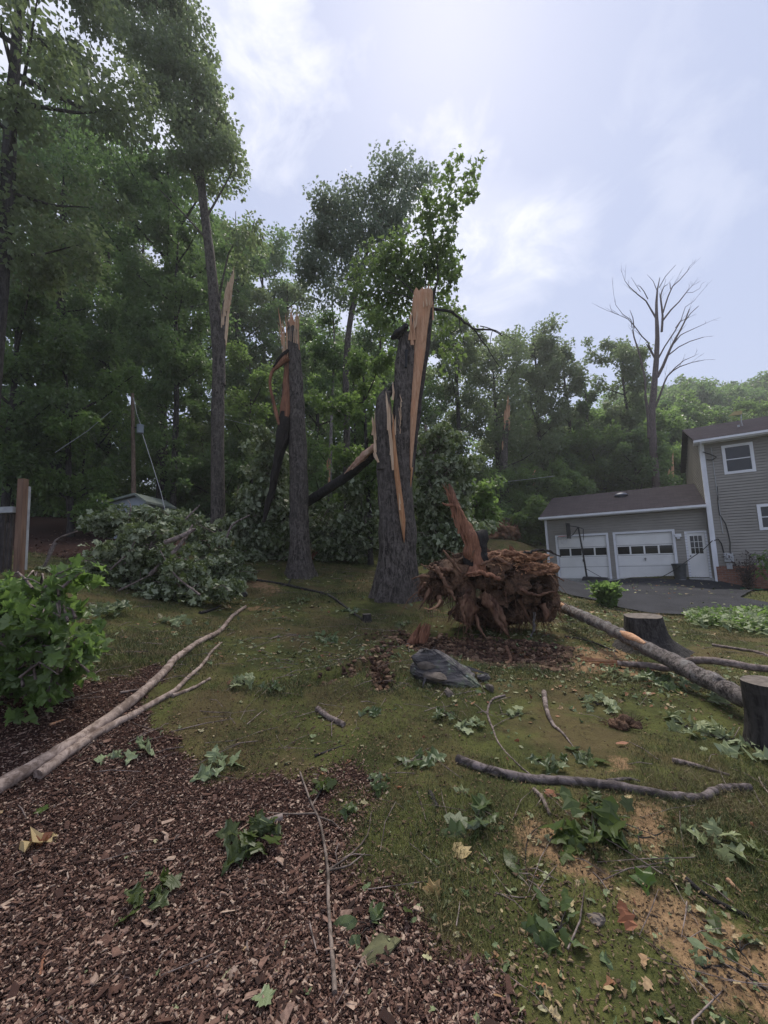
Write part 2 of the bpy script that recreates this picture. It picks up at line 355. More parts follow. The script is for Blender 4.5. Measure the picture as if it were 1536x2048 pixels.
DRV = np.vstack([DRV, [[14.6,16.9],[14.2,15.2]], polyG([(1480,1195),(1536,1205),(1640,1220),(1640,1250),(1536,1226),(1400,1230),(1300,1226),(1240,1215),(1190,1200),(1140,1190),(1110,1180)])])
def graded(lo, hi, c0, c1, d, lim):
    a = list(np.arange(c0, c1, d)); s = d; x = c1
    while x < hi: a.append(x); s = min(s*1.13, lim); x += s
    a.append(hi); s = d; x = c0-d
    while x > lo: a.insert(0, x); s = min(s*1.13, lim); x -= s
    a.insert(0, lo); return np.array(a)
gx = graded(-220, 220, -3.2, 4.6, .04, 40); gy = graded(-30, 260, 1.0, 9.0, .04, 40)
GX, GY = np.meshgrid(gx, gy); GZ = H(GX, GY)
bufg = Buf(); ix = np.arange(GX.size).reshape(GX.shape)
bufg.add(np.stack([GX, GY, GZ], -1), np.stack([ix[:-1, :-1], ix[:-1, 1:], ix[1:, 1:], ix[1:, :-1]], -1).reshape(-1, 4), 0, True)
m, nt, bs = mat('ground_soil_and_moss')
def attr(nt, n): a = nt.nodes.new('ShaderNodeAttribute'); a.attribute_name = n; return a.outputs['Fac']
oc = ncoord(nt); na = nnoise(nt, oc, .9, 5, .6); nb = nnoise(nt, oc, 9, 5, .7); nc = nnoise(nt, oc, 70, 3, .7); nd = nnoise(nt, oc, 2.6, 5, .65)
g = nmix(nt, nmap(nt, nd, .38, .62), (.050, .056, .020), (.090, .098, .030))
g = nmix(nt, nmap(nt, na, .45, .62, 0, .65), g, (.12, .085, .045))
g = nmix(nt, nmap(nt, nb, .52, .70, 0, .6), g, (.035, .026, .015))
s = nmix(nt, nmap(nt, nb, .3, .7), (.16, .10, .055), (.29, .19, .105))
s = nmix(nt, nmap(nt, nc, .58, .7, 0, .6), s, (.07, .045, .03))
mu = nmix(nt, nmap(nt, nc, .35, .65), (.026, .013, .011), (.075, .040, .031))
so_ = nmix(nt, nmap(nt, nb, .35, .65), (.035, .017, .011), (.13, .06, .03))
rag = nmath(nt, 'MULTIPLY', nmath(nt, 'SUBTRACT', nb, .5), 1.8)
def edge(a): return nmap(nt, nmath(nt, 'ADD', attr(nt, a), rag), .3, .75)
c = nmix(nt, edge('sand'), g, s); c = nmix(nt, edge('mulch'), c, mu); c = nmix(nt, edge('soil'), c, so_)
c = nmix(nt, nmap(nt, nc, .4, .7, 0, .5), c, nmix(nt, .5, c, (.01, .008, .006)))
nt.links.new(c, bs.inputs['Base Color']); bs.inputs['Roughness'].default_value = .95; bs.inputs['Specular IOR Level'].default_value = .1
bump(nt, bs, nmath(nt, 'ADD', nb, nmath(nt, 'MULTIPLY', nc, .4)), .8, .03)
ground = bufg.build('ground', m); tag(ground, kind='structure')
mul, sand, cr, pit = masks(GX.ravel(), GY.ravel())
for nme, v in (('mulch', mul), ('sand', sand), ('soil', np.maximum(cr, pit))):
    a = ground.data.attributes.new(nme, 'FLOAT', 'POINT'); a.data.foreach_set('value', v.astype(np.float32))
def G(px, py, dz=0.0):
    p = onground(px, py); p[2] = float(H(p[0], p[1]))+dz; return p
def gz(x, y): return float(H(np.array([x]), np.array([y]))[0])
# ------------------------------------------------------------------ driveway, apron
def sheet(name, P, dz, mt, step=.35, thick=0):
    lo, hi = P.min(0), P.max(0); xs = np.arange(lo[0], hi[0]+step, step); ys = np.arange(lo[1], hi[1]+step, step)
    import bmesh
    bm = bmesh.new(); vs = [bm.verts.new((p[0], p[1], 0)) for p in P]; bm.faces.new(vs)
    for x in xs: bmesh.ops.bisect_plane(bm, geom=bm.verts[:]+bm.edges[:]+bm.faces[:], plane_co=(x, 0, 0), plane_no=(1, 0, 0))
    for y in ys: bmesh.ops.bisect_plane(bm, geom=bm.verts[:]+bm.edges[:]+bm.faces[:], plane_co=(0, y, 0), plane_no=(0, 1, 0))
    bmesh.ops.triangulate(bm, faces=bm.faces[:])
    for v in bm.verts: v.co.z = float(H0(v.co.x, v.co.y)[0])+dz
    bmesh.ops.recalc_face_normals(bm, faces=bm.faces[:])
    if sum(f.normal.z for f in bm.faces) < 0: bmesh.ops.reverse_faces(bm, faces=bm.faces[:])
    me = bpy.data.meshes.new(name); bm.to_mesh(me); bm.free(); me.materials.append(mt); o = bpy.data.objects.new(name, me); C.objects.link(o); tag(o, kind='structure'); return o
m, nt, bs = mat('asphalt'); oc = ncoord(nt); n1 = nnoise(nt, oc, 1.3, 4); n2 = nnoise(nt, oc, 120, 2)
c = nmix(nt, nmap(nt, n1, .3, .7), (.018, .019, .023), (.034, .035, .041)); c = nmix(nt, nmap(nt, n2, .4, .7, 0, .4), c, (.11, .11, .12))
nt.links.new(c, bs.inputs['Base Color']); bump(nt, bs, n2, .3, .01); bs.inputs['Roughness'].default_value = .95; bs.inputs['Specular IOR Level'].default_value = .08
sheet('driveway', DRV, .012, m)
CONC = m_plain('concrete', (.33, .33, .32), .9, .25, 5)
# ------------------------------------------------------------------ garage and house (own frame: x along the front, y inwards)
OB = (8.474, 21.0, -.09); RZ = math.atan2(-.551, .835)
def bw(s, y, z): return np.array([OB[0]+s*.8347+y*.5507, OB[1]-s*.5507+y*.8347, OB[2]+z])
def m_siding():
    m, nt, bs = mat('grey_vinyl_siding'); n1 = nnoise(nt, ncoord(nt), .8, 4); n2 = nnoise(nt, ncoord(nt, 'Object', (.6, .6, 9)), 3, 2)
    c = nmix(nt, nmap(nt, n1, .3, .7), (.26, .245, .22), (.32, .30, .27)); c = nmix(nt, nmap(nt, n2, .4, .7, 0, .25), c, (.19, .18, .17))
    nt.links.new(c, bs.inputs['Base Color']); bs.inputs['Roughness'].default_value = .55; return m
SID = m_siding(); WHT = m_plain('white_trim', (.74, .75, .78), .5, .06, 2); DOORW = m_plain('garage_door_paint', (.78, .78, .76), .45, .05, 1.2)
def m_shingle():
    m, nt, bs = mat('roof_shingles'); t = ncoord(nt, 'Object'); br = nt.nodes.new('ShaderNodeTexBrick'); nt.links.new(t, br.inputs[0])
    br.inputs['Color1'].default_value = (.032, .028, .034, 1); br.inputs['Color2'].default_value = (.052, .045, .053, 1); br.inputs['Mortar'].default_value = (.016, .015, .018, 1)
    br.inputs['Scale'].default_value = 1; br.inputs['Brick Width'].default_value = .33; br.inputs['Row Height'].default_value = .15; br.inputs['Mortar Size'].default_value = .008
    n1 = nnoise(nt, t, .9, 4); c = nmix(nt, nmap(nt, n1, .3, .7, 0, .5), br.outputs[0], (.036, .032, .040)); nt.links.new(c, bs.inputs['Base Color'])
    bump(nt, bs, nnoise(nt, t, 90, 2), .4, .01); bs.inputs['Roughness'].default_value = 1; bs.inputs['Specular IOR Level'].default_value = .03; return m
ROOF = m_shingle()
m, nt, bs = mat('window_glass'); bs.inputs['Base Color'].default_value = (.012, .014, .018, 1); bs.inputs['Roughness'].default_value = .06; bs.inputs['Specular IOR Level'].default_value = .5; GLASS = m
m, nt, bs = mat('brick_base'); br = nt.nodes.new('ShaderNodeTexBrick'); mp = ncoord(nt, 'Object'); sx = nt.nodes.new('ShaderNodeSeparateXYZ'); cx = nt.nodes.new('ShaderNodeCombineXYZ')
nt.links.new(mp, sx.inputs[0]); nt.links.new(nmath(nt, 'ADD', sx.outputs[0], sx.outputs[1]), cx.inputs[0]); nt.links.new(sx.outputs[2], cx.inputs[1]); nt.links.new(cx.outputs[0], br.inputs[0])
br.inputs['Color1'].default_value = (.19, .075, .05, 1); br.inputs['Color2'].default_value = (.30, .13, .085, 1); br.inputs['Mortar'].default_value = (.22, .19, .17, 1)
br.inputs['Scale'].default_value = 1; br.inputs['Brick Width'].default_value = .21; br.inputs['Row Height'].default_value = .075; br.inputs['Mortar Size'].default_value = .008
nt.links.new(br.outputs[0], bs.inputs['Base Color']); BRICK = m
BLACK = m_plain('black_plastic', (.018, .018, .02), .5, .2); GREYP = m_plain('grey_plastic', (.07, .075, .08), .55, .15); METER = m_plain('meter_grey', (.42, .43, .44), .5, .08)
def siding(buf, s0, s1, z0, z1, y, holes=(), h=.12, axis=0, topf=None):
    z = z0
    while z < z1-1e-3:
        zt = min(z+h, z1); iv = [(s0, s1)]
        for (a, b_, c_, d_) in holes:
            if zt > c_+.01 and z < d_-.01:
                iv = [q for (p, r_) in iv for q in ((p, min(r_, a)), (max(p, b_), r_)) if q[1]-q[0] > .01]
        for (a, b_) in iv:
            if topf: b2 = topf(zt); b_ = min(b_, b2[1]); a = max(a, b2[0])
            if b_-a < .02: continue
            zt2 = zt-.016; P = [[a, y-.032, z], [b_, y-.032, z], [b_, y-.014, zt2], [a, y-.014, zt2], [a, y+.06, z], [b_, y+.06, z], [b_, y+.06, zt2], [a, y+.06, zt2]]; Q = [[p[0]+(.001 if i_ in (0, 3, 4, 7) else -.001), p[1]+(.045 if i_ < 4 else -.01), (zt2 if i_ in (0, 1, 4, 5) else zt)] for i_, p in enumerate(P)]  # recessed strip between boards, added to read as the lap shadow
            if axis: P = [[p[1], p[0], p[2]] for p in P]
            Fq = np.array([[0,1,2,3],[5,4,7,6],[4,0,3,7],[1,5,6,2],[3,2,6,7],[4,5,1,0]])
            buf.add(P, Fq[:, ::-1] if axis else Fq)
            if axis: Q = [[p[1], p[0], p[2]] for p in Q]
            buf.add(Q, Fq[:, ::-1] if axis else Fq)
        z = zt
def root_b(name, label, cat): return empty(name, OB, label, cat, rz=RZ)
gr = root_b('garage', 'single storey grey sided two car garage with white doors beside the asphalt driveway', 'garage')
D1, D2, ED = (.5, 2.7, -.02, 2.1), (3.1, 5.32, -.02, 2.1), (5.84, 6.46, .06, 2.0)
b = Buf(); siding(b, 0, 6.62, -.1, 3.13, 0, (D1, D2, ED)); siding(b, .0, 7.0, -.1, 3.13, 0, axis=1)
siding(b, 0, 7.0, 3.13, 4.4, 0, axis=1, topf=lambda z: ((z-3.1)/.36, 7-(z-3.1)/.36))
boxc(b, 0, 6.62, 6.95, 7.0, -.1, 3.13); b.build('wall', SID, gr)
b = Buf(); boxc(b, .08, 6.6, .5, .55, -.1, 3.0); b.build('inner_wall', BLACK, gr)
def slope(b, s0, s1, ye, ze, yr, zr, t=.07):
    b.add([[s0, ye, ze], [s1, ye, ze], [s1, yr, zr], [s0, yr, zr], [s0, ye, ze+t], [s1, ye, ze+t], [s1, yr, zr+t], [s0, yr, zr+t]], np.array([[0,3,2,1],[4,5,6,7],[0,1,5,4],[1,2,6,5],[2,3,7,6],[3,0,4,7]]))
b = Buf(); slope(b, -.22, 6.6, -.42, 3.12, 3.5, 4.48); slope(b, -.22, 6.6, 7.42, 3.12, 3.5, 4.48)
rf = b.build('roof', ROOF, gr)
b = Buf(); boxc(b, -.24, 6.6, -.47, -.43, 3.03, 3.17); boxc(b, -.22, 6.6, -.43, 0, 3.03, 3.05); b.build('fascia', WHT, gr)
b = Buf(); 
for (x0, x1, z) in ((-.24, 6.6, 3.1),): 
    boxc(b, x0, x1, -.57, -.47, z-.03, z-.015); boxc(b, x0, x1, -.575, -.56, z-.03, z+.06)
b.build('gutter', WHT, gr)
b = Buf(); boxc(b, -.06, .05, -.06, -.0, -.1, 3.03); boxc(b, -.04, .03, -.13, -.062, .05, 3.0); b.build('corner_trim', WHT, gr)
b = Buf()
for k in range(7):
    a0 = k/7*1.4; rr = .30*math.cos(a0); 
    tube(b, [[0, 0, .12+.14*math.sin(a0), rr], [0, 0, .12+.14*math.sin((k+1)/7*1.4), .30*math.cos((k+1)/7*1.4)]], 16, 1, cap=(k == 6))
tube(b, [[0, 0, -.1, .22], [0, 0, .11, .22]], 16, 1); tube(b, [[0, 0, .10, .33], [0, 0, .13, .33]], 16, 1)
v = b.build('roof_vent', m_plain('vent_metal', (.10, .11, .15), .4, .1), gr); v.location = (3.4, 2.4, 4.08)
def garage_door(D):
    s0, s1, z0, z1 = D; w_ = s1-s0; b = Buf(); rows = ((.0, .56), (.575, 1.07), (1.085, 1.545), (1.56, z1-.02)); 
    for r_, (za, zb) in enumerate(rows):
        if r_ == 2:
            for k in range(5): x = s0+k*w_/4; boxc(b, max(s0, x-.035), min(s1, x+.035), .06, .10, za, zb)
            for k in range(4):
                x = s0+k*w_/4; boxc(b, x+.035, x+w_/4-.035, .06, .10, za, za+.05); boxc(b, x+.035, x+w_/4-.035, .06, .10, zb-.05, zb)
        else:
            boxc(b, s0, s1, .07, .10, za, zb)
            for k in range(4):
                x = s0+(k+.5)*w_/4; hw = w_/8-.05; 
                for (a, c_, e, f_) in ((x-hw, x+hw, za+.05, za+.075), (x-hw, x+hw, zb-.075, zb-.05), (x-hw, x-hw+.025, za+.075, zb-.075), (x+hw-.025, x+hw, za+.075, zb-.075)): boxc(b, a, c_, .06, .07, e, f_)
    d = b.build('garage_door', DOORW, gr)
    for k in range(4):
        x = s0+k*w_/4; b = Buf(); boxc(b, x+.035, x+w_/4-.035, .075, .085, 1.135, 1.495); b.build('window_pane', GLASS, d)
    b = Buf(); x = (s0+s1)/2; boxc(b, x-.012, x+.012, .02, .06, .82, .95); boxc(b, x-.05, x+.05, .03, .045, .9, .915); b.build('handle', BLACK, d)
    b = Buf(); boxc(b, s0-.1, s0, -.035, .06, z0, z1+.1); boxc(b, s1, s1+.1, -.035, .06, z0, z1+.1); boxc(b, s0, s1, -.035, .06, z1, z1+.1); b.build('door_frame', WHT, gr)
garage_door(D1); garage_door(D2)
s0, s1, z0, z1 = ED; b = Buf()
boxc(b, s0, s1, .03, .07, z0, 1.0)
wx = (s0+.10, s1-.10); boxc(b, s0, wx[0], .03, .07, 1.0, z1); boxc(b, wx[1], s1, .03, .07, 1.0, z1); boxc(b, wx[0], wx[1], .03, .07, 1.0, 1.08); boxc(b, wx[0], wx[1], .03, .07, 1.86, z1)
for k in (1, 2): x = wx[0]+k*(wx[1]-wx[0])/3; boxc(b, x-.009, x+.009, .032, .06, 1.08, 1.86); zz = 1.08+k*.26; boxc(b, wx[0], wx[1], .036, .058, zz-.009, zz+.009)
for x0 in (s0+.1, (s0+s1)/2+.03):
    for (a, c_, e, f_) in ((x0, x0+.2, .15, .17), (x0, x0+.2, .88, .90), (x0, x0+.02, .17, .88), (x0+.18, x0+.2, .17, .88)): boxc(b, a, c_, .02, .03, e, f_)
d = b.build('entry_door', DOORW, gr)
b = Buf(); boxc(b, wx[0], wx[1], .062, .066, 1.08, 1.86); b.build('window_pane', GLASS, d)
b = Buf(); tube(b, [[s0+.05, .03, .98, .012], [s0+.05, -.03, .98, .012], [s0+.05, -.035, .98, .03], [s0+.05, -.06, .98, .028]], 10, 1); b.build('door_knob', BLACK, d)
b = Buf(); boxc(b, s0-.08, s0, -.03, .06, z0-.05, z1+.08); boxc(b, s1, s1+.08, -.03, .06, z0-.05, z1+.08); boxc(b, s0, s1, -.03, .06, z1, z1+.08); b.build('door_frame', WHT, gr)
b = Buf(); boxc(b, s0-.1, s1+.1, -.35, -.04, -.14, .04); b.build('doorstep', CONC, gr)
b = Buf(); boxc(b, 5.46, 5.60, -.08, -.02, 1.80, 1.98); boxc(b, 5.42, 5.64, -.16, -.08, 1.84, 1.98); boxc(b, 5.48, 5.58, -.13, -.07, 1.76, 1.83); b.build('wall_lamp', WHT, gr)
b = Buf(); boxc(b, -.1, 6.6, -.30, .0, -.3, -.005+.0); ap = b.build('concrete_apron', CONC, gr)
# house
ho = root_b('house', 'two storey grey sided house with white framed windows and brick base at the right edge', 'house')
Y0 = -.22
W1, W2 = (7.44, 8.26, 4.46, 5.52), (8.30, 9.25, 2.05, 2.92)
b = Buf(); siding(b, 6.66, 16, .55, 5.83, Y0, (W1, W2)); siding(b, Y0, 8.2, .55, 5.83, 6.66, axis=1)
siding(b, Y0, 8.2, 5.83, 7.4, 6.66, axis=1, topf=lambda z: ((z-5.85)/.36, 8-(z-5.85)/.36)); boxc(b, 6.7, 16, 8.1, 8.2, -.5, 5.8); b.build('wall', SID, ho)
b = Buf(); boxc(b, 6.68, 16, Y0-.03, Y0+.2, -1.2, .55); boxc(b, 6.66, 6.9, Y0+.2, 8, -1.2, .55); b.build('brick_base', BRICK, ho)
b = Buf(); slope(b, 6.42, 16.3, -.75, 5.86, 4, 7.45); slope(b, 6.42, 16.3, 8.75, 5.86, 4, 7.45); b.build('roof', ROOF, ho)
b = Buf(); boxc(b, 6.40, 16.3, -.80, -.76, 5.76, 5.91); boxc(b, 6.42, 16.3, -.76, Y0, 5.78, 5.80); b.build('fascia', WHT, ho)
b = Buf(); boxc(b, 6.4, 16.3, -.90, -.80, 5.80, 5.815); boxc(b, 6.4, 16.3, -.905, -.89, 5.80, 5.89); b.build('gutter', WHT, ho)
b = Buf(); boxc(b, 6.60, 6.78, Y0-.05, Y0+.02, .52, 5.78); b.build('corner_trim', WHT, ho)
b = Buf(); boxc(b, 6.60, 6.68, Y0-.14, Y0-.05, -.35, 5.2); tube(b, [[6.64, Y0-.09, 5.2, .045], [6.62, -.4, 5.5, .045], [6.62, -.85, 5.8, .045]], 8, .1); b.build('downspout', WHT, ho)
def window(W):
    s0, s1, z0, z1 = W; b = Buf(); t = .09
    boxc(b, s0-t, s0+.02, Y0-.05, Y0+.05, z0-t, z1+t); boxc(b, s1-.02, s1+t, Y0-.05, Y0+.05, z0-t, z1+t); boxc(b, s0+.02, s1-.02, Y0-.05, Y0+.05, z1-.02, z1+t); boxc(b, s0+.02, s1-.02, Y0-.06, Y0+.05, z0-t, z0+.02)
    zm = (z0+z1)/2; boxc(b, s0+.02, s1-.02, Y0-.02, Y0+.03, zm-.02, zm+.02); wn = b.build('window', WHT, ho)
    b = Buf(); boxc(b, s0+.02, s1-.02, Y0, Y0+.012, z0+.02, zm-.02); boxc(b, s0+.02, s1-.02, Y0, Y0+.012, zm+.02, z1-.02); b.build('window_pane', GLASS, wn)
window(W1); window(W2)
b = Buf(); boxc(b, 6.7, 16, .3, .35, .0, 5.7); b.build('inner_wall', BLACK, ho)
b = Buf(); boxc(b, 6.98, 7.28, Y0-.16, Y0-.02, .72, 1.08); tube(b, [[7.13, Y0-.16, .92, .09], [7.13, Y0-.24, .92, .085]], 14, 1); mt_ = b.build('electric_meter', METER, ho)
b = Buf(); boxc(b, 7.03, 7.21, Y0-.13, Y0-.02, .42, .66); b.build('meter_box', METER, ho)
b = Buf(); tube(b, [[7.2, Y0-.05, 1.08, .018], [7.24, Y0-.05, 1.5, .018], [7.17, Y0-.05, 2.3, .018], [7.02, Y0-.05, 2.7, .018], [7.05, Y0-.05, 3.9, .016]], 6, .3)
tube(b, [[7.0, Y0-.06, 1.05, .02], [6.95, Y0-.06, 1.5, .02], [6.86, Y0-.06, 1.68, .02], [6.74, Y0-.12, 1.62, .02]], 6, .2); b.build('conduit', BLACK, ho)
b = Buf(); tube(b, [[7.02, Y0-.05, 5.6, .014], [7.03, Y0-.05, 3.3, .014], [7.05, Y0-.05, 1.9, .014]], 6, .6); b.build('pale_conduit', METER, ho)
b = Buf(); tube(b, [[6.72, Y0-.1, 5.45, .02], [7.0, Y0-.2, 5.25, .02], [7.15, Y0-.12, 5.15, .02], [7.0, Y0-.1, 5.05, .02], [6.8, Y0-.1, 5.1, .02]], 6, .1); b.build('cable_loop', BLACK, ho)
b = Buf(); tube(b, [[8.45, 1.6, 6.5, .02], [8.40, 1.6, 6.9, .02], [8.44, 1.6, 7.35, .018]], 6, .2); boxc(b, 8.22, 8.30, 1.4, 1.45, 6.45, 6.75); an = b.build('roof_mast', METER, ho)
b = Buf(); b.add([[7.98, 1.58, 7.27], [8.46, 1.58, 7.25], [8.48, 1.58, 7.42], [8.2, 1.58, 7.44], [7.98, 1.62, 7.27], [8.46, 1.62, 7.25], [8.48, 1.62, 7.42], [8.2, 1.62, 7.44]], [[0,1,2,3],[7,6,5,4],[0,4,5,1],[1,5,6,2],[2,6,7,3],[3,7,4,0]]); b.build('vane', m_plain('tan_board', (.45, .36, .18), .7), an)
# things near the house
P0 = bw(1.95, -.75, -.02); hp = empty('basketball_hoop', P0, 'portable black basketball hoop with red rim in front of the left garage door', 'basketball hoop', rz=RZ)
b = Buf(); b.add([[-.35,-.3,0],[.75,-.3,0],[.75,.3,0],[-.35,.3,0],[-.30,-.26,.17],[.70,-.22,.12],[.70,.22,.12],[-.30,.26,.17]], np.array([[0,1,5,4],[1,2,6,5],[2,3,7,6],[3,0,4,7],[4,5,6,7],[3,2,1,0]])); b.build('base', BLACK, hp)
b = Buf(); tube(b, [[-.15, 0, .1, .045], [-.22, 0, 1.2, .04], [-.33, 0, 2.55, .04]], 8, .4); b.build('pole', BLACK, hp)
b = Buf(); tube(b, [[-.17, 0, .55, .012], [.45, .0, .14, .012]], 6, 1); tube(b, [[-.33, -.05, 2.55, .02], [-.58, -.05, 2.2, .02], [-.74, -.05, 2.12, .02]], 6, 1); tube(b, [[-.33, .05, 2.55, .02], [-.74, .05, 2.65, .02]], 6, 1); tube(b, [[-.33, 0, 2.55, .02], [-.12, 0, 2.45, .02], [-.15, 0, 1.9, .015]], 6, 1); b.build('brace', BLACK, hp)
b = Buf(); boxc(b, -.80, -.76, -.5, .5, 2.02, 2.78); bb = b.build('backboard', BLACK, hp)
b = Buf(); RR = [[-1.04+.23*math.cos(a), .23*math.sin(a), 2.15, .012] for a in np.linspace(0, 2*math.pi, 17)]; tube(b, RR, 6, 1, cap=False); boxc(b, -.81, -.80, -.08, .08, 2.1, 2.2); b.build('rim', m_plain('red_rim', (.55, .09, .07), .5), hp)
b = Buf()
for k in range(12):
    a = k/12*6.283; a2 = a+.26
    for sgn in (1, -1): tube(b, [[-1.04+.23*math.cos(a), .23*math.sin(a), 2.14, .005], [-1.04+.17*math.cos(a+.26*sgn), .17*math.sin(a+.26*sgn), 1.97, .005], [-1.04+.11*math.cos(a), .11*math.sin(a), 1.78, .005]], 3, 1, cap=False)
b.build('net', m_plain('net_white', (.7, .7, .72), .8), hp)
tr = empty('trash_can', bw(5.42, -.55, -.06), 'dark grey lidless trash can between the second garage door and the entry door', 'trash can', rz=RZ)
b = Buf(); tube(b, [[0,0,0,.2],[0,0,.04,.2],[0,0,.66,.25],[0,0,.70,.28],[0,0,.74,.28]], 20, 1, cap=False); tube(b, [[0,0,.02,.18],[0,0,.03,.18]], 20, 1); b.build('bin_body', GREYP, tr)
b = Buf(); tube(b, [[0,0,.0,.205],[0,0,.07,.21]], 20, 1, cap=False); b.build('base_band', METER, tr)
gb = empty('wheeled_bin', bw(-.55, .1, .55), 'black bin standing on the slope at the left corner of the garage', 'bin', rz=RZ)
b = Buf(); b.add([[-.2,-.25,-.5],[.2,-.25,-.5],[.2,.25,-.5],[-.2,.25,-.5],[-.26,-.3,.42],[.26,-.3,.42],[.26,.3,.42],[-.26,.3,.42]], np.array([[0,1,5,4],[1,2,6,5],[2,3,7,6],[3,0,4,7],[4,5,6,7],[3,2,1,0]])); b.build('bin_body', BLACK, gb)
b = Buf(); boxc(b, -.29, .29, -.34, .34, .425, .48); b.build('lid', BLACK, gb)
b = Buf(); cb = [bw(6.66, -.4, 1.62), bw(6.3, -.6, 1.25), bw(5.9, -.7, .95), bw(5.45, -.85, .6), bw(5.0, -.9, .28), bw(4.5, -1.0, .03), bw(4.2, -1.05, .0)]
tube(b, [[*p, .016] for p in cb], 6, .2); tag(b.build('fallen_cable', BLACK), 'black cable sagging from the house corner across the white entry door to the driveway', 'cable')
# plants and bed by the house
b = Buf(); pb = [bw(7.1, -1.05, -.45), bw(8.0, -1.3, -.5), bw(9.6, -1.35, -.55)]
for q in range(2):
    p, r_ = pb[q], pb[q+1]; c_ = (p+r_)/2; d_ = r_-p; ang = math.atan2(d_[1], d_[0]); Rm = _Rz(ang); box(b, c_+[0, 0, -.02], (np.hypot(*d_[:2])+.02, .14, .2), 0, Rm)
tag(b.build('bed_edging', CONC), 'pale concrete edging along the flower bed below the brick base', 'edging')
def hgt(x, y): return float(H0(x, y)[0])
b = Buf(); hs = [bw(7.3+.25*k, -.85+.1*math.sin(k*1.7), -.33+.03*math.sin(k*2.1)) for k in range(9)]; tube(b, [[*p, .014] for p in hs], 6, .05)
tag(b.build('garden_hose', m_plain('green_hose', (.02, .22, .10), .45)), 'green garden hose lying along the bed below the brick base', 'hose')
def shrub(name, label, cat, p, h, r, n, size, mt, kind='oval', droop=-.1, stems=9, stemmat=None, group=None, lo=.25):
    t = empty(name, p, label, cat, group); b = Buf(); cen = []
    for k in range(stems):
        a = rng.uniform(0, 6.283); rr = r*rng.uniform(.2, 1); tip = np.array([math.cos(a)*rr, math.sin(a)*rr, h*rng.uniform(.6, 1)]); mid = tip*[.35, .35, .55]
        tube(b, [[0, 0, -.05, .012+.004*h], [*mid, .009+.002*h], [*tip, .004]], 5, .15); 
        for q in np.linspace(lo, 1, 5): cen.append(tip*q*[q, q, 1]**np.array(1))
    b.build('stem', stemmat or BARK, t); b = Buf(); cen = np.array(cen); clusters(b, cen, r*.38, max(1, n//len(cen)), size, kind, droop); b.build('foliage', mt, t); return t
pp = bw(8.05, -1.75, -.62); pot = empty('potted_tree', pp, 'young broad leaved tree in a black nursery pot beside the house bed', 'potted plant')
b = Buf(); tube(b, [[0,0,0,.17],[0,0,.34,.22],[0,0,.37,.23]], 18, 1); b.build('pot', BLACK, pot)
b = Buf(); tube(b, [[0,0,.3,.02],[.02,0,.9,.014],[.0,.03,1.7,.006]], 6, .2)
for k in range(8): a = k*2.4; z = .7+k*.12; tube(b, [[0,0,z,.008],[.3*math.cos(a),.3*math.sin(a),z+.18,.003]], 4, .1)
b.build('stem', BARK, pot)
b = Buf(); cen = np.array([[.3*math.cos(k*2.4)*q, .3*math.sin(k*2.4)*q, .7+k*.12+.18*q] for k in range(8) for q in (.5, 1)]); clusters(b, cen, .16, 11, .17, 'oval', .4); b.build('foliage', LEAF_G, pot)
shrub('garden_shrub', 'dark reddish leafy shrub against the brick base and grey siding', 'shrub', bw(7.55, -.75, -.5), 1.55, .5, 700, .10, m_leaf('dark_red_leaf', (.03,.02,.02),(.06,.035,.03),(.07,.05,.05),.15))
shrub('garden_shrub', 'green leafy shrub right of the potted tree at the edge of the photo', 'shrub', bw(8.7, -1.3, -.55), 1.2, .5, 500, .13, LEAF_F)
p = onground(1215, 1212, H0); shrub('hosta_clump', 'bright green clump of strappy leaves at the left edge of the driveway', 'plant', p, .5, .38, 520, .24, LEAF_G, 'oval', -.9, 12, group=None, lo=.1)
# ground cover right of the stump
def patch_leaves(poly, n, size, hz, kind, mt, name, label=None, cat=None, up=.6, kindtag='stuff'):
    lo, hi = poly.min(0), poly.max(0); x = rng.uniform(lo[0], hi[0], n*4); y = rng.uniform(lo[1], hi[1], n*4); k = inpoly(x, y, poly) > 0; x, y = x[k][:n], y[k][:n]
    z = H(x, y)+rng.uniform(.0, 1, len(x))*hz; X = rands(len(x)); X[:, 2] = X[:, 2]*.4+up*.3; Z = rands(len(x))*.4+[0, 0, 1]
    b = Buf(); leaves(b, np.stack([x, y, z], -1), X, Z, size*rng.uniform(.6, 1.2, len(x)), kind); return tag(b.build(name, mt), label, cat, kind=kindtag)
patch_leaves(polyG([(1370,1236),(1400,1226),(1536,1226),(1660,1236),(1660,1285),(1536,1270),(1440,1256),(1380,1250)]), 2600, .13, .22, 'oval', LEAF_G, 'ground_cover', 'bright green ground cover between the driveway and the lawn at right', 'ground cover')
patch_leaves(polyG([(1370,1240),(1400,1236),(1536,1242),(1660,1250),(1660,1290),(1536,1275),(1440,1262),(1380,1254)]), 500, .16, .24, 'mid', LEAF_P, 'torn_leaf_cover', 'pale torn leaves blown over the ground cover at right', 'leaves')
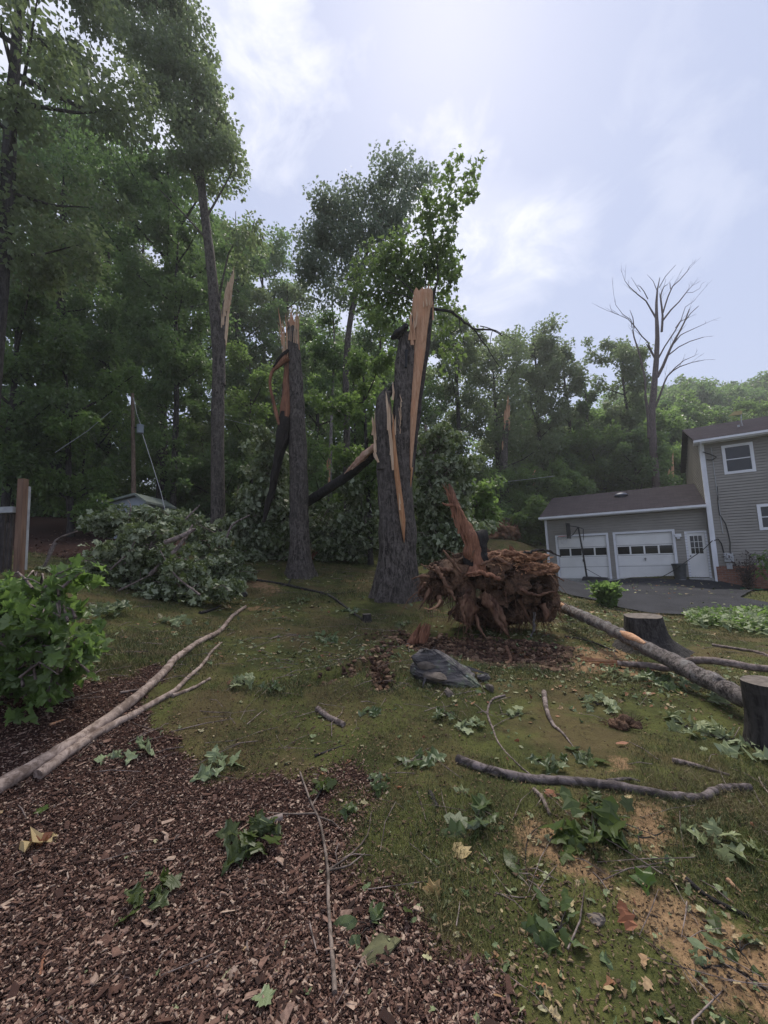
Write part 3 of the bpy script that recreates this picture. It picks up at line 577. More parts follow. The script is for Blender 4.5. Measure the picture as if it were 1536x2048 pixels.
def blob(b, c, r, amp=.25, sc_=2.0, nu=64, nv=40, mi=0, rot=None, oct_=5, ridge=0, sm=True):
    th = np.linspace(0, 2*np.pi, nu, endpoint=False); ph = np.linspace(.03, np.pi-.03, nv)
    D = np.stack([np.sin(ph)[:, None]*np.cos(th), np.sin(ph)[:, None]*np.sin(th), np.cos(ph)[:, None]*np.ones(nu)], -1).reshape(-1, 3)
    r = np.array(r); P = D*r; n_ = np.array([mn.fractal(Vector((p[0]*sc_+c[0], p[1]*sc_+c[1]*.7, p[2]*sc_+c[2])), .9, 2.1, oct_) for p in P])
    if ridge: n_ = n_-ridge*np.abs(n_)
    P = P+D*(n_*amp)[:, None]
    if rot is not None: P = P @ np.asarray(rot).T
    ix = np.arange(nu*nv).reshape(nv, nu); nx = np.roll(ix, -1, 1); q = np.stack([ix[:-1], ix[1:], nx[1:], nx[:-1]], -1).reshape(-1, 4)
    b.add(P+np.array(c), q, mi, sm); b.add(P[ix[0]]+np.array(c), np.arange(nu)[None], mi); b.add(P[ix[-1]]+np.array(c), np.arange(nu)[None, ::-1], mi); return P+np.array(c), D
# ------------------------------------------------------------------ forest
def tree(name, label, px, Y, top, R, cb, r0=.25, ncl=90, per=170, size=.17, mt=None, group=None, lean=0.0, bark=None, kind='simple', cr=None, fork=False, x=None, ztop=None, gap=0.0, low=0.0):
    """px: foot in the picture, Y distance, top: picture row of the tree top, cb: crown base fraction of the height"""
    X = at(px, 1090, Y)[0] if x is None else x
    if px > 850: X = at(px, top+90, Y)[0]
    z0 = hgt(X, Y); zt = (at(px, top, Y)[2] if ztop is None else z0+ztop); h = zt-z0
    t = empty(name, (X, Y, z0), label, 'tree', group); b = Buf()
    top_ = np.array([lean*h, rng.normal(0, .3), h*.93]); n = 6
    tr = [[top_[0]*(q**1.3)+rng.normal(0, .06*R*.3)*(0 < q < 1), top_[1]*q, -.3+(top_[2]+.3)*q, r0*(1-q)**.75*(1+(.5 if q == 0 else 0))+.02] for q in np.linspace(0, 1, n)]
    tr[0][3] = r0*1.5; tr.insert(1, [tr[0][0], tr[0][1], .5, r0*1.03])
    P = tube(b, tr, 8, .8, .12, 2.5); cen = []; rad = []
    nl = max(6, ncl//6)
    for k in range(nl):
        q = cb*.9+(1-cb*.9)*(k+.5)/nl*.95; j = int(q*(len(P)-1)); p = P[j, :3]; rr = P[j, 3]
        a = k*2.4+rng.uniform(-.6, .6); tq = min(1, max(0, (q-cb)/(1-cb))); prof = max(.3, 1-(abs(tq-.45)/.62)**2.4); l_ = R*prof*rng.uniform(.6, 1.1)
        e = p+np.array([math.cos(a)*l_, math.sin(a)*l_, l_*rng.uniform(.35, 1.0)]); mid = (p+e)/2+[0, 0, -.08*l_]; e[2] = min(e[2], h)
        tube(b, [[*p, min(rr*.7, .02+l_*.018)], [*mid, .012+l_*.010], [*e, .01]], 5, .9, cap=False)
        m_ = ncl//nl
        for u in np.linspace(.35, 1.05, m_): c_ = p+(e-p)*u+rands(1)[0]*R*.2*np.array([1, 1, .8]); cen.append(c_); rad.append(R*rng.uniform(.13, .30) if cr is None else cr*rng.uniform(.6, 1.2))
    cen = np.array(cen); rad = np.array(rad)
    if gap: k = rng.random(len(cen)) > gap; cen = cen[k]; rad = rad[k]
    if low:                                                 # leafy epicormic shoots and low limbs under the crown
        m_ = int(len(cen)*low); q = rng.uniform(.1, cb, m_); a = rng.uniform(0, 6.283, m_); rr = R*.6*rng.random(m_); lc = np.c_[np.cos(a)*rr, np.sin(a)*rr, q*h]; cen = np.vstack([cen, lc]); rad = np.r_[rad, R*rng.uniform(.1, .2, m_)]
    b.build('trunk', bark or BARKD, t); b = Buf(); clusters(b, cen, rad, int(per*.58), size*1.0, kind, .30, .85); b.build('crown', mt or LEAF_F, t)
    return t
def copy_tree(src, x, y, label, group, s=1.0, rz=0.0, z=None):
    r = src.copy(); C.objects.link(r); r.location = (x, y, hgt(x, y) if z is None else z); r.scale = (s, s, s); r.rotation_euler = (0, 0, rz); r['label'] = label; r['group'] = group
    for ch in src.children: c = ch.copy(); C.objects.link(c); c.parent = r
    return r
FT = 'forest_tree'
# left wood
tree(FT, 'tall close oak at the left edge whose crown fills the top left corner', -45, 9.5, -480, 3.6, .40, .22, 150, 300, .17, LEAF_B, lean=.02, bark=BARKD, kind='simple', cr=.75)
tree(FT, 'tall tree with a thick dark trunk, first one right of the fence post', 100, 19, 90, 3.3, .38, .30, 130, 260, .20, LEAF_F, low=.3)
tree(FT, 'rounded mid height tree left of the utility pole, its crown below the sky gap', 205, 24, 235, 3.6, .35, .28, 140, 260, .22, LEAF_F, low=.3)
tree(FT, 'dense tall tree with a straight trunk just right of the utility pole', 322, 19, 235, 3.3, .45, .25, 140, 270, .20, LEAF_F, low=.2)
tree(FT, 'slim dark trunked tree between the utility pole and the tall forked tree', 345, 17, 400, 2.2, .5, .13, 80, 200, .18, LEAF_F, low=.3)
tree(FT, 'small leaning understory tree near the fence post at left', 140, 14, 640, 2.2, .3, .10, 70, 260, .17, LEAF_G, lean=-.05)
tree(FT, 'leafy understory tree at the left edge above the deck railing', 5, 13, 520, 2.4, .25, .12, 90, 290, .17, LEAF_F)
tree(FT, 'understory tree in front of the wood, left of the slim utility pole', 212, 23, 560, 2.6, .2, .12, 90, 260, .19, LEAF_F)
tree(FT, 'low bright green understory tree right of the utility pole', 345, 22, 700, 2.4, .15, .10, 80, 260, .18, LEAF_G)
tree(FT, 'dense tree right behind the tall forked tree', 478, 28, 388, 3.3, .35, .26, 120, 230, .24, LEAF_F, low=.3)
tree(FT, 'dense tree left of the snapped trunk with the hanging slab', 530, 33, 420, 3.6, .3, .26, 120, 230, .26, LEAF_F, low=.3)
tree(FT, 'broad tree directly behind the snapped trunk with the hanging slab', 585, 31, 530, 3.6, .25, .24, 120, 230, .25, LEAF_B, low=.3)
tree(FT, 'bright green sapling between the tall forked tree and the snapped trunk', 505, 22, 690, 2.2, .1, .08, 80, 240, .18, LEAF_G)
# centre and right
ct = empty('forest_tree', at(692, 1090, 17)*[1, 1, 0]+[0, 0, hgt(at(692, 1090, 17)[0], 17)], 'slender tree with an airy crown left of the split trunk, stem bent near the top', 'tree')
b = Buf(); Yc = 17; tube(b, [[*at(x_, y_, Yc), r_] for x_, y_, r_ in ((695,1105,.19),(694,1000,.16),(693,850,.145),(692,740,.14),(699,650,.13),(709,600,.12),(718,560,.10),(735,500,.08),(760,430,.05),(790,360,.02))], 9, .4, .1)
tube(b, [[*at(x_, y_, Yc), r_] for x_, y_, r_ in ((711,624,.06),(738,612,.05),(790,610,.035),(820,615,.02))], 6, .3)
tube(b, [[*at(x_, y_, Yc), r_] for x_, y_, r_ in ((718,560,.06),(700,500,.04),(670,460,.02))], 6, .3); tube(b, [[*at(x_, y_, Yc), r_] for x_, y_, r_ in ((735,500,.06),(720,440,.04),(700,400,.015))], 6, .3); tube(b, [[*at(x_, y_, Yc), r_] for x_, y_, r_ in ((728,520,.06),(790,480,.04),(850,450,.015))], 6, .3)
child(b, 'trunk', BARK, ct)
def blobs(b, L_, Y, per, size, kind='simple', dy=1.2, rs=.5, sub=9, droop=.5, up=1.0):
    for (px, py, rx, ry, dens) in L_:
        c0 = at(px, py, Y); k = Y/F; n = max(3, int(sub*dens)); o = rands(n)*(rng.random(n)**.5)[:, None]
        cen = c0+o*np.array([rx*k, dy, ry*k]); clusters(b, cen, np.full(n, rs), per, size, kind, droop, .7, 0, up)
b = Buf(); blobs(b, [(812,345,28,18,.8),(850,350,25,14,.5),(780,370,32,22,1),(820,385,28,22,.8),(740,400,36,20,1.1),(695,410,30,20,1),(660,440,28,22,1),(700,450,42,24,1.5),(760,440,42,26,1.4),(640,480,26,26,.9),(690,500,36,26,1.3),(750,490,36,24,1.2),(615,505,26,26,1),(618,545,24,26,.9),(640,470,30,24,1),(655,420,26,20,.8),(760,350,20,16,.5),(800,420,30,24,.8),(870,640,24,30,.5),(655,545,36,30,1.2),(720,540,30,24,1),(680,580,28,18,.5),(790,440,28,26,.7),(650,600,18,16,.3)], Yc, 70, .17, dy=1.4, rs=.55, sub=11, droop=.6)
child(b, 'crown', m_leaf('flare_paled_leaf', (.085, .125, .085), (.15, .20, .13), (.22, .28, .20), .5), ct)  # crown greens paled towards grey, painting in lens flare and backlight
tn = empty('forest_tree', at(657, 1085, 19)*[1, 1, 0]+[0, 0, hgt(at(657, 1085, 19)[0], 19)], 'thin pale trunk with a torn side, just right of the straight snapped trunk', 'tree')
b = Buf(); tube(b, [[*at(x_, y_, 19), r_] for x_, y_, r_ in ((657,1085,.11),(659,1000,.10),(661,900,.09),(664,800,.07),(669,690,.05),(664,600,.04),(668,570,.02))], 8, .5, .1); tube(b, [[*at(x_, y_, 19), r_] for x_, y_, r_ in ((665,700,.03),(654,620,.02),(660,560,.01))], 6, .5); child(b, 'trunk', BARKL, tn)
b = Buf(); 
for x0, y0, x1, y1 in ((656,985,661,905),(654,940,657,915)): splinter(b, at(x0, y0, 18.85), at(x1, y1, 18.9), .12)
child(b, 'torn_wood', WOOD, tn)
b = Buf(); blobs(b, [(640,690,22,30,1),(672,720,24,30,1),(650,780,24,30,.8),(660,640,22,20,.6)], 19, 110, .17, dy=1, rs=.5); child(b, 'crown', LEAF_F, tn)
tree(FT, 'small dark trunked tree close behind the left side of the split trunk', 740, 15, 690, 1.7, .5, .10, 50, 210, .17, LEAF_G, bark=BARKD, low=.1)
tree(FT, 'pale stemmed young tree between the two big broken trunks', 716, 22, 700, 2.2, .2, .09, 80, 200, .19, LEAF_G)
tree(FT, 'tree behind the two big broken trunks, half hidden by the airy crown', 640, 27, 640, 2.8, .2, .2, 100, 210, .23, LEAF_F, low=.3)
tree(FT, 'dense tree behind the split trunk, showing on its left', 780, 26, 590, 3, .3, .22, 110, 220, .23, LEAF_F, low=.3)
tree(FT, 'dense tree behind the top of the split trunk, showing on its right', 905, 27, 575, 2.6, .3, .2, 110, 220, .23, LEAF_B, low=.3)
tree(FT, 'broad tree right of the split trunk above the root ball', 985, 33, 655, 4.2, .2, .25, 140, 220, .27, LEAF_B, low=.3)
tree(FT, 'rounded tree in the middle of the wood above the far root ball', 1065, 36, 632, 3.4, .3, .25, 120, 220, .28, LEAF_B, low=.3)
tree(FT, 'tree above the left end of the garage roof', 1130, 37, 655, 2.8, .25, .22, 100, 200, .28, LEAF_B, low=.3)
tree(FT, 'small round crowned tree left of the bare tree', 1248, 36, 652, 2.9, .48, .2, 110, 170, .27, LEAF_B, bark=BARKD, low=.1)
tree(FT, 'low dark tree between the rounded tree and the round crowned tree', 1175, 38, 720, 2.0, .2, .2, 60, 190, .27, LEAF_F)
for k, (px, Y, top, R, m_, lab_) in enumerate(((40,28,200,4,LEAF_F, 'above the fence post at left'),(150,34,330,4.2,LEAF_F, 'left of the shed, under the sky gap'),(270,36,300,4.2,LEAF_B, 'directly behind the utility pole'),(395,34,380,4,LEAF_F, 'just left of the forked tree'),(-60,26,150,4.5,LEAF_F, 'at the far left edge'),(440,40,430,4,LEAF_F, 'right behind the forked tree'),(650,40,650,4,LEAF_F, 'behind the thin pale trunk'),(720,38,640,4,LEAF_B, 'behind the airy crown'),(850,38,650,4,LEAF_F, 'behind the split trunk'))):
    tree(FT, 'background tree of the wood, '+lab_, px, Y, top, R, .25, .25, 130, 170, .30, m_, group='background trees of the wood', low=.4)
# bushes and saplings closing the foot of the wood: one kind, copied
src = None; k = 0
def where(px):
    W = ((-25, 'at the left edge'), (60, 'behind the fence post'), (130, 'left of the shed'), (215, 'before the shed'), (290, 'right of the utility pole'), (370, 'left of the forked tree'), (450, 'behind the forked tree'), (520, 'right of the forked tree'), (600, 'behind the snapped trunk'), (675, 'behind the leaning limb'), (760, 'left of the split trunk'), (835, 'behind the split trunk'), (915, 'right of the split trunk'), (990, 'above the far root ball'), (1070, 'left of the garage'))
    return min(W, key=lambda w: abs(w[0]-px))[1]
def bush(px, Y, top, R, mt, label, n=70, per=130, size=.17, group=None): return tree('sapling', label, px, Y, top, R, .05, .05, n, per, size, mt, group=group)
v1 = bush(20, 17, 800, 2.4, LEAF_F, 'close dark green sapling above the deck railing at the left edge', group='undergrowth saplings'); v2 = bush(160, 21, 830, 2.4, LEAF_G, 'close bright green sapling between the railing and the shed', group='undergrowth saplings'); v3 = bush(400, 22, 850, 2.4, LEAF_B, 'close bluish sapling just left of the forked tree', group='undergrowth saplings')
vs = [v1, v2, v3]
for Y in (19, 23, 28, 34):
    for px in range(-60, 1080, 78):
        if Y < 24 and (px > 950 or 150 < px < 340): continue
        X = at(px+rng.uniform(-25, 25), 1090, Y)[0]; yy = Y+rng.uniform(-1.5, 1.5)
        copy_tree(vs[k % 3], X, yy, '%s sapling in the %s row of undergrowth, %s' % (('dark green', 'bright green', 'bluish green')[k % 3], {19:'nearest', 23:'second', 28:'third', 34:'farthest'}[Y], where(px)), 'undergrowth saplings', rng.uniform(.7, 1.15)*(1+.012*(Y-19)), rng.uniform(0, 6.28)); k += 1
# right: undergrowth behind the garage and the far hill
g1 = tree(FT, 'bright leafy tree on the slope right behind the garage roof', 1200, 36, 855, 3.0, .08, .15, 110, 150, .30, LEAF_G); g2 = tree(FT, 'leafy tree behind the garage left of the short snapped stem', 1270, 33, 850, 2.6, .08, .14, 100, 150, .28, LEAF_F)
ORD = 'one two three four five six seven eight nine ten eleven twelve'.split()
kk = 0
for Y, pxs, tops in ((30, range(1040, 1180, 40), 930), (42, range(1030, 1420, 45), 810), (36, range(1130, 1420, 52), 870), (52, range(1130, 1560, 55), 800)):
    for j_, px in enumerate(pxs):
        X = at(px+rng.uniform(-15, 15), 1090, Y)[0]; s_ = (at(px, tops+rng.uniform(-18, 18), Y)[2]-hgt(X, Y))/max(1, (at(1200, 855, 36)[2]-hgt(at(1200, 1090, 36)[0], 36)))
        copy_tree((g1, g2)[kk % 2], X, Y, 'leafy slope tree behind the garage, %s row, number %s from the left' % ({30:'nearest', 36:'second', 42:'third', 52:'last'}[Y], ORD[j_]), 'trees on the slope behind the garage', max(.5, s_), rng.uniform(0, 6.28)); kk += 1
h1 = tree(FT, 'broad dark crown on the far hill right of the bare tree', 1400, 78, 778, 5.5, .12, .3, 150, 120, .55, LEAF_F, group='trees along the far hill'); h2 = tree(FT, 'brighter green crown on the far hill above the house roof', 1470, 84, 768, 5.0, .12, .3, 140, 120, .55, LEAF_G, group='trees along the far hill')
for Y, top in ((66, 822), (80, 785), (96, 772)):
    for j_, px in enumerate(range(1300, 1700, 48)):
        X = at(px+rng.uniform(-18, 18), 1090, Y)[0]; zt = at(px, top+rng.uniform(-12, 14)-(px-1400)*.05, Y)[2]; hh = zt-hgt(X, Y); s_ = hh/max(1, at(1400, 778, 78)[2]-h1.location[2])
        copy_tree((h1, h2)[kk % 2], X, Y, 'rounded crown on the far hill, %s line, number %s from the left' % ({66:'lower', 80:'middle', 96:'top'}[Y], ORD[j_]), 'trees along the far hill', max(.4, s_), rng.uniform(0, 6.28)); kk += 1
# bare tree, drawn from its own branches
bt = empty('bare_tree', (at(1310, 900, 31)[0], 31, hgt(at(1310, 900, 31)[0], 31)), 'dead leafless tree with upswept bare limbs rising behind the garage', 'tree')
def cp(x, y): return at(1150+x/3.98, 500+y/3.98, 31)
BR = [([(610,1700),(612,1400),(625,1150),(645,900),(655,700),(650,550),(648,420),(655,320),(675,220)], .42, .03),
 ([(655,1010),(700,930),(760,790),(820,680),(880,570),(925,460)], .2, .05), ([(640,1250),(690,1120),(735,1005),(830,930),(930,895),(1030,875)], .13, .02), ([(735,1005),(790,940),(850,890),(925,860)], .07, .02),
 ([(645,880),(600,800),(570,740),(520,700),(455,620),(400,570),(330,545),(215,505)], .10, .01), ([(455,620),(440,560),(370,520),(310,450),(290,370)], .05, .01), ([(470,625),(460,540),(435,480)], .07, .02),
 ([(655,560),(620,480),(580,390),(520,330),(460,260),(432,205)], .12, .02), ([(580,390),(530,350),(480,330),(440,345)], .06, .02), ([(520,330),(510,260),(490,170)], .04, .01),
 ([(665,860),(700,780),(760,680),(800,600),(850,580)], .1, .03), ([(690,650),(700,520),(690,400),(690,350),(720,280),(750,260)], .14, .03), ([(700,560),(760,480),(820,420),(880,340),(915,300)], .12, .02), ([(700,500),(730,380),(755,310),(800,270),(850,210),(855,185)], .09, .02),
 ([(655,330),(630,240),(590,180)], .05, .01), ([(670,300),(680,250),(720,200)], .05, .02), ([(760,310),(755,260)], .05, .03), ([(740,840),(800,790),(860,765),(940,750)], .08, .03), ([(790,740),(850,670),(900,640),(980,600),(1095,545)], .08, .02),
 ([(880,560),(900,520),(940,480)], .06, .03), ([(800,620),(840,560),(870,460),(930,420),(970,370)], .05, .01), ([(880,340),(940,335),(1000,300),(1015,265)], .03, .01), ([(560,1160),(570,1040),(555,900),(530,760),(510,660),(510,590)], .13, .06), ([(590,1500),(580,1300),(560,1160)], .2, .13), ([(570,750),(640,870)], .07, .09)]
b = Buf()
for pts, ra, rb in BR:
    P3 = np.array([cp(*p) for p in pts]); n = len(P3); P3[:, 1] += np.linspace(0, rng.uniform(-1.2, 1.2), n) if n > 2 and pts[0][1] < 1250 else 0
    if pts[0] == (610, 1700): P3[0, 2] = bt.location[2]-.3
    Pt = tube(b, np.c_[P3, np.linspace(ra*(.66 if ra < .3 else .72), rb*.75, n)], 7, .6, .08)
    for q in range(3, len(Pt), 1):
        if ra < .3:
          for rep in range(2):
            if rng.random() > .62: continue
            d_ = rands(1)[0]*.6+(Pt[q, :3]-Pt[q-1, :3])/.8+[0, 0, .35]; l_ = rng.uniform(.35, 1.1); p_ = Pt[q, :3]; m1 = p_+d_*l_*.5; e1 = p_+d_*l_+rands(1)[0]*.15*l_; tube(b, [[*p_, .013], [*m1, .010], [*e1, .004]], 3, .5, cap=False)
            tube(b, [[*m1, .008], [*(m1+(d_+rands(1)[0]*.7)*l_*.4), .003]], 3, .5, cap=False)
child(b, 'trunk', m_bark('dead_bark', (.06,.045,.045), (.15,.115,.11)), bt)
# ------------------------------------------------------------------ tall forked tree at left (one stem snapped)
Y3 = 15; z3 = hgt(at(437, 1090, Y3)[0], Y3); ft = empty('forked_tree', (at(437, 1090, Y3)[0], Y3, z3), 'tall forked tree left of centre, one stem leafy, the other snapped', 'tree')
b = Buf(); q3 = lambda L_, Y=Y3: [[*at(x_, y_, Y), r_] for x_, y_, r_ in L_]
tube(b, q3([(437,1100,.40),(437,1060,.30),(436,1000,.26),(435,900,.245),(436,800,.24),(437,720,.235),(432,650,.22),(425,560,.20),(416,480,.18),(406,400,.165),(398,300,.13),(392,200,.10),(384,100,.07),(370,0,.03)]), 14, .25, .08, 4)
for L_ in ([(406,400,.07),(380,330,.05),(330,260,.02)], [(398,300,.07),(440,230,.04),(455,190,.02)], [(392,200,.06),(340,120,.04),(290,60,.02)], [(410,440,.05),(450,370,.03),(470,330,.02)], [(430,640,.05),(458,505,.03),(480,480,.015)], [(384,100,.05),(330,30,.03),(260,-20,.02)], [(415,480,.05),(360,420,.03),(320,380,.02)]): tube(b, q3(L_), 6, .3)
child(b, 'trunk', BARK, ft)
b = Buf(); tube(b, q3([(441,770,.2),(441,720,.17),(446,670,.155),(452,612,.14)]), 12, .25, .06, jag=.35, cap=False); child(b, 'snapped_stem', BARK, ft)
b = Buf(); tube(b, q3([(446,690,.12),(450,650,.13),(455,600,.10),(457,575,.07)]), 10, .2, .1, jag=.3)
for x0, y0, x1, y1, w_ in ((446,650,450,590,.10),(449,632,452,575,.12),(453,622,460,555,.15),(457,618,464,545,.12),(460,600,467,533,.08),(451,610,455,565,.10),(443,655,445,610,.05),(462,600,469,528,.04)): splinter(b, at(x0, y0, 14.85), at(x1, y1, 14.9), w_)
child(b, 'split_wood', WOODP, ft)
b = Buf(); blobs(b, [(230,10,40,30,1.3),(290,15,50,40,1.7),(350,25,45,40,1.6),(270,80,50,40,1.6),(340,90,45,35,1.6),(385,110,30,45,1.3),(300,150,40,35,1.3),(360,170,40,40,1.6),(410,190,40,45,1.6),(440,230,26,35,1),(380,250,45,40,1.7),(430,290,35,30,1.3),(460,310,20,20,.5),(350,240,40,30,1),(400,340,45,30,1.1),(450,360,30,22,.6),(465,340,18,18,.4),(210,-20,40,30,1),(320,-40,60,40,1.5),(400,60,10,22,.5),(480,500,24,24,.5),(500,455,20,20,.4),(300,200,30,20,.5)], Y3, 95, .165, dy=1.6, rs=.5, sub=10)
child(b, 'crown', LEAF_B, ft)
# ------------------------------------------------------------------ snapped trunk with hanging slab
Y2 = 12.6; X2 = at(602, 1140, Y2)[0]; st = empty('snapped_tree', (X2, Y2, hgt(X2, Y2)), 'straight snapped trunk with a splintered top and a torn slab hanging on its left', 'tree')
q2 = lambda L_, Y=Y2: [[*at(x_, y_, Y), r_] for x_, y_, r_ in L_]
def root_flare(amp, nroot, zb, hz, ph=0.3):
    def f(V, P, a):
        s_ = np.clip(1-(P[:, 2]-zb)/hz, 0, 1)**2.2; k = amp*(.45+.55*np.abs(np.sin(a*nroot/2+ph)))
        return V+(V-P[:, None, :3])*(s_[:, None]*k[None, :])[..., None]*np.array([1, 1, 0])
    return f
b = Buf(); zb = hgt(X2, Y2)
tube(b, q2([(601,1170,.33),(600,1130,.32),(599,1080,.31),(598,1000,.30),(596,900,.28),(593,800,.25),(589,720,.22),(586,668,.19)]), 22, .12, .09, 5, jag=.5, cap=False, flare=root_flare(.9, 6, zb-.2, 1.3)); child(b, 'trunk', BARK, st)
b = Buf(); tube(b, q2([(588,720,.17),(586,675,.165),(585,655,.13)]), 12, .1, .1, jag=.35)
for k in range(26):
    a = rng.uniform(-1, 1); splinter(b, at(586+a*9, 690+rng.uniform(-10, 20), Y2-.12*math.cos(a*1.5)+.05), at(586+a*10+rng.normal()*2, rng.uniform(610, 650), Y2-.1+rng.uniform(-.1, .1)), rng.uniform(.03, .09))
for x0, y0, x1, y1, w_ in ((573,720,556,613,.09),(570,720,565,640,.10),(574,700,572,625,.06),(568,700,560,640,.05),(577,690,576,618,.03),(580,690,581,612,.03),(564,690,555,640,.03),(598,700,594,618,.05)): splinter(b, at(x0, y0, Y2-.1), at(x1, y1, Y2-.15), w_)
child(b, 'split_wood', WOOD, st)
b = Buf(); 
tube(b, q2([(575,715,.11),(560,728,.09),(544,745,.055),(540,770,.045),(546,800,.05),(553,830,.06),(558,850,.05)], Y2-.25), 8, .1, .25, 6)
tube(b, q2([(575,700,.06),(573,760,.12),(572,810,.17),(568,850,.19)], Y2-.1), 12, .12, .2, 5)
child(b, 'hanging_slab', WOODR, st)
b = Buf(); tube(b, q2([(571,825,.17),(568,860,.21),(560,900,.17),(552,940,.13),(545,975,.11),(535,1010,.09),(527,1045,.05)], Y2-.12), 10, .12, .35, 4); tube(b, q2([(575,870,.07),(560,905,.05),(545,960,.04)], Y2-.3), 7, .12, .3, 4)
tube(b, q2([(577,700,.05),(560,715,.06),(547,735,.04)], Y2-.3), 7, .1, .3, 5); child(b, 'hanging_limb', m_bark('charred_dark_bark', (.012,.010,.009), (.035,.028,.024)), st)
# ------------------------------------------------------------------ the great split trunk
Y1 = 10.0; X1 = at(797, 1190, Y1)[0]; zb = hgt(X1, Y1); bt_ = empty('split_tree', (X1, Y1, zb), 'huge broken trunk split down its length, showing pale wood, beside the root ball', 'tree')
q1 = lambda L_, Y=Y1: [[*at(x_, y_, Y), r_] for x_, y_, r_ in L_]
def oval(f0, ax=.8):
    def f(V, P, a):
        V = f0(V, P, a) if f0 else V; V = V.copy(); V[..., 1] = P[:, None, 1]+(V[..., 1]-P[:, None, 1])*ax; return V
    return f
b = Buf()
tube(b, q1([(795,1225,.50),(795,1170,.50),(795,1100,.47),(794,1040,.455),(791,980,.44),(788,930,.42),(785,880,.36),(784,845,.22)]), 36, .07, .11, 4.5, flare=oval(root_flare(.55, 7, zb-.1, 1.2, .9), .85)); child(b, 'trunk', BARK, bt_)
b = Buf(); tube(b, q1([(770,940,.20),(769,880,.215),(767,830,.21),(768,800,.18),(774,785,.10)], Y1-.1), 16, .06, .12, 5, jag=.1)
child(b, 'broken_fork', BARK, bt_)
b = Buf(); tube(b, q1([(765,802,.12),(780,785,.10),(797,762,.08),(806,748,.05)], Y1+.05), 9, .08, .3, 5); child(b, 'torn_bark', m_bark('wet_black_bark', (.012,.011,.011), (.04,.036,.034)), bt_)
b = Buf(); tube(b, q1([(806,960,.26),(806,900,.285),(807,840,.29),(810,780,.28),(813,720,.275),(816,672,.235)], Y1), 22, .08, .10, 5, jag=.06, flare=oval(None, .8)); child(b, 'upright_stem', BARK, bt_)
b = Buf(); tube(b, q1([(812,980,.11),(820,940,.11),(827,860,.14),(834,780,.175),(841,720,.195),(848,660,.20),(855,620,.17),(859,600,.12)], Y1+.16), 16, .1, .14, 5, jag=.3)
tube(b, q1([(832,690,.16),(834,660,.17),(836,625,.15),(838,606,.10)], Y1+.02), 12, .08, .12, 6, jag=.12)
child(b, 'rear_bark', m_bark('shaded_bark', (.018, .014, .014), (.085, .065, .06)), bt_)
# exposed wood ribbon with real thickness
def ribbon(b, rows, Y, th=.07, step=.06, bow=.05, jagtop=0):
    R_ = np.array(rows, float); t = np.r_[0, np.cumsum(np.hypot(np.diff(R_[:, 0]), np.diff(R_[:, 2])))]; n = int(t[-1]*Y/F/step)+2; tt = np.linspace(0, t[-1], n)
    I = [np.interp(tt, t, R_[:, c_]) for c_ in range(3)]; m_ = 9; V = []
    for i in range(n):
        a = at(I[0][i], I[2][i], Y); c_ = at(I[1][i], I[2][i], Y)
        for j in range(m_):
            u = j/(m_-1); p = a+(c_-a)*u; p[1] -= bow*math.sin(math.pi*u)+.012*mn.noise(Vector((u*9, i*.05, Y)))+ .004*rng.normal()
            if i == n-1 and jagtop: p[2] += rng.random()*jagtop*(1 if j % 2 else .2)
            V.append(p)
    V = np.array(V); B_ = V+[0, th, 0]; idx = np.arange(n*m_).reshape(n, m_); q = np.stack([idx[:-1, :-1], idx[:-1, 1:], idx[1:, 1:], idx[1:, :-1]], -1).reshape(-1, 4); o = n*m_
    loop = np.r_[idx[0], idx[1:, -1], idx[-1, ::-1][1:], idx[::-1, 0][1:-1]]; nx = np.roll(loop, -1)
    b.add(np.vstack([V, B_]), q, 0, True); b.F.append((np.stack([loop, nx, nx+o, loop+o], -1)[:, ::-1]+b.n-2*o, 0, False)); b.F.append((q[:, ::-1]+o+b.n-2*o, 0, False))
b = Buf(); ribbon(b, [(819,823,940),(818,827,900),(818,831,860),(820,837,800),(825,845,740),(828,851,700),(829,855,660),(825,860,625),(825,864,600),(828,866,585)], Y1-.14, .2, jagtop=.25, bow=.09)
for x0, y0, x1, y1, w_ in ((836,620,833,582,.10),(846,610,845,572,.12),(856,610,857,565,.10),(862,615,865,590,.07),(851,600,852,572,.05),(841,600,839,580,.05),(866,640,866,600,.04)): splinter(b, at(x0, y0, Y1-.1), at(x1, y1, Y1-.1), w_)
for x0, y0, x1, y1, w_ in ((819,680,823,620,.10),(824,690,821,640,.09),(828,680,826,615,.07)): splinter(b, at(x0, y0, Y1-.2), at(x1, y1, Y1-.16), w_)
child(b, 'exposed_wood', WOOD, bt_)
b = Buf(); ribbon(b, [(819,820,1000),(819,823,965),(820,826,935)], Y1-.12, .1, bow=.04); ribbon(b, [(808,809,1085),(800,811,1040),(795,806,1000),(789,799,950),(786,793,900),(784,789,860),(786,787,830)], Y1-.46, .12, bow=.05)
child(b, 'wood_crack', WOODR if False else m_wood('amber_split_wood', (.50,.27,.14), (.36,.17,.08), (.55,.36,.2)), bt_)
b = Buf()
for x0, y0, x1, y1, w_, dy in ((778,860,773,782,.10,-.42),(781,880,779,805,.07,-.43),(783,910,781,850,.06,-.46),(787,930,786,865,.05,-.46),(787,940,776,850,.06,-.44),(786,800,787,762,.06,-.3),(790,870,791,830,.05,-.35),(801,1020,798,985,.05,-.5),(748,870,744,832,.10,-.2),(752,905,746,845,.07,-.25),(756,925,746,892,.06,-.3),(752,880,749,820,.03,-.3)): splinter(b, at(x0, y0, Y1+dy), at(x1, y1, Y1+dy-.02), w_)
child(b, 'torn_wood', WOODP, bt_)
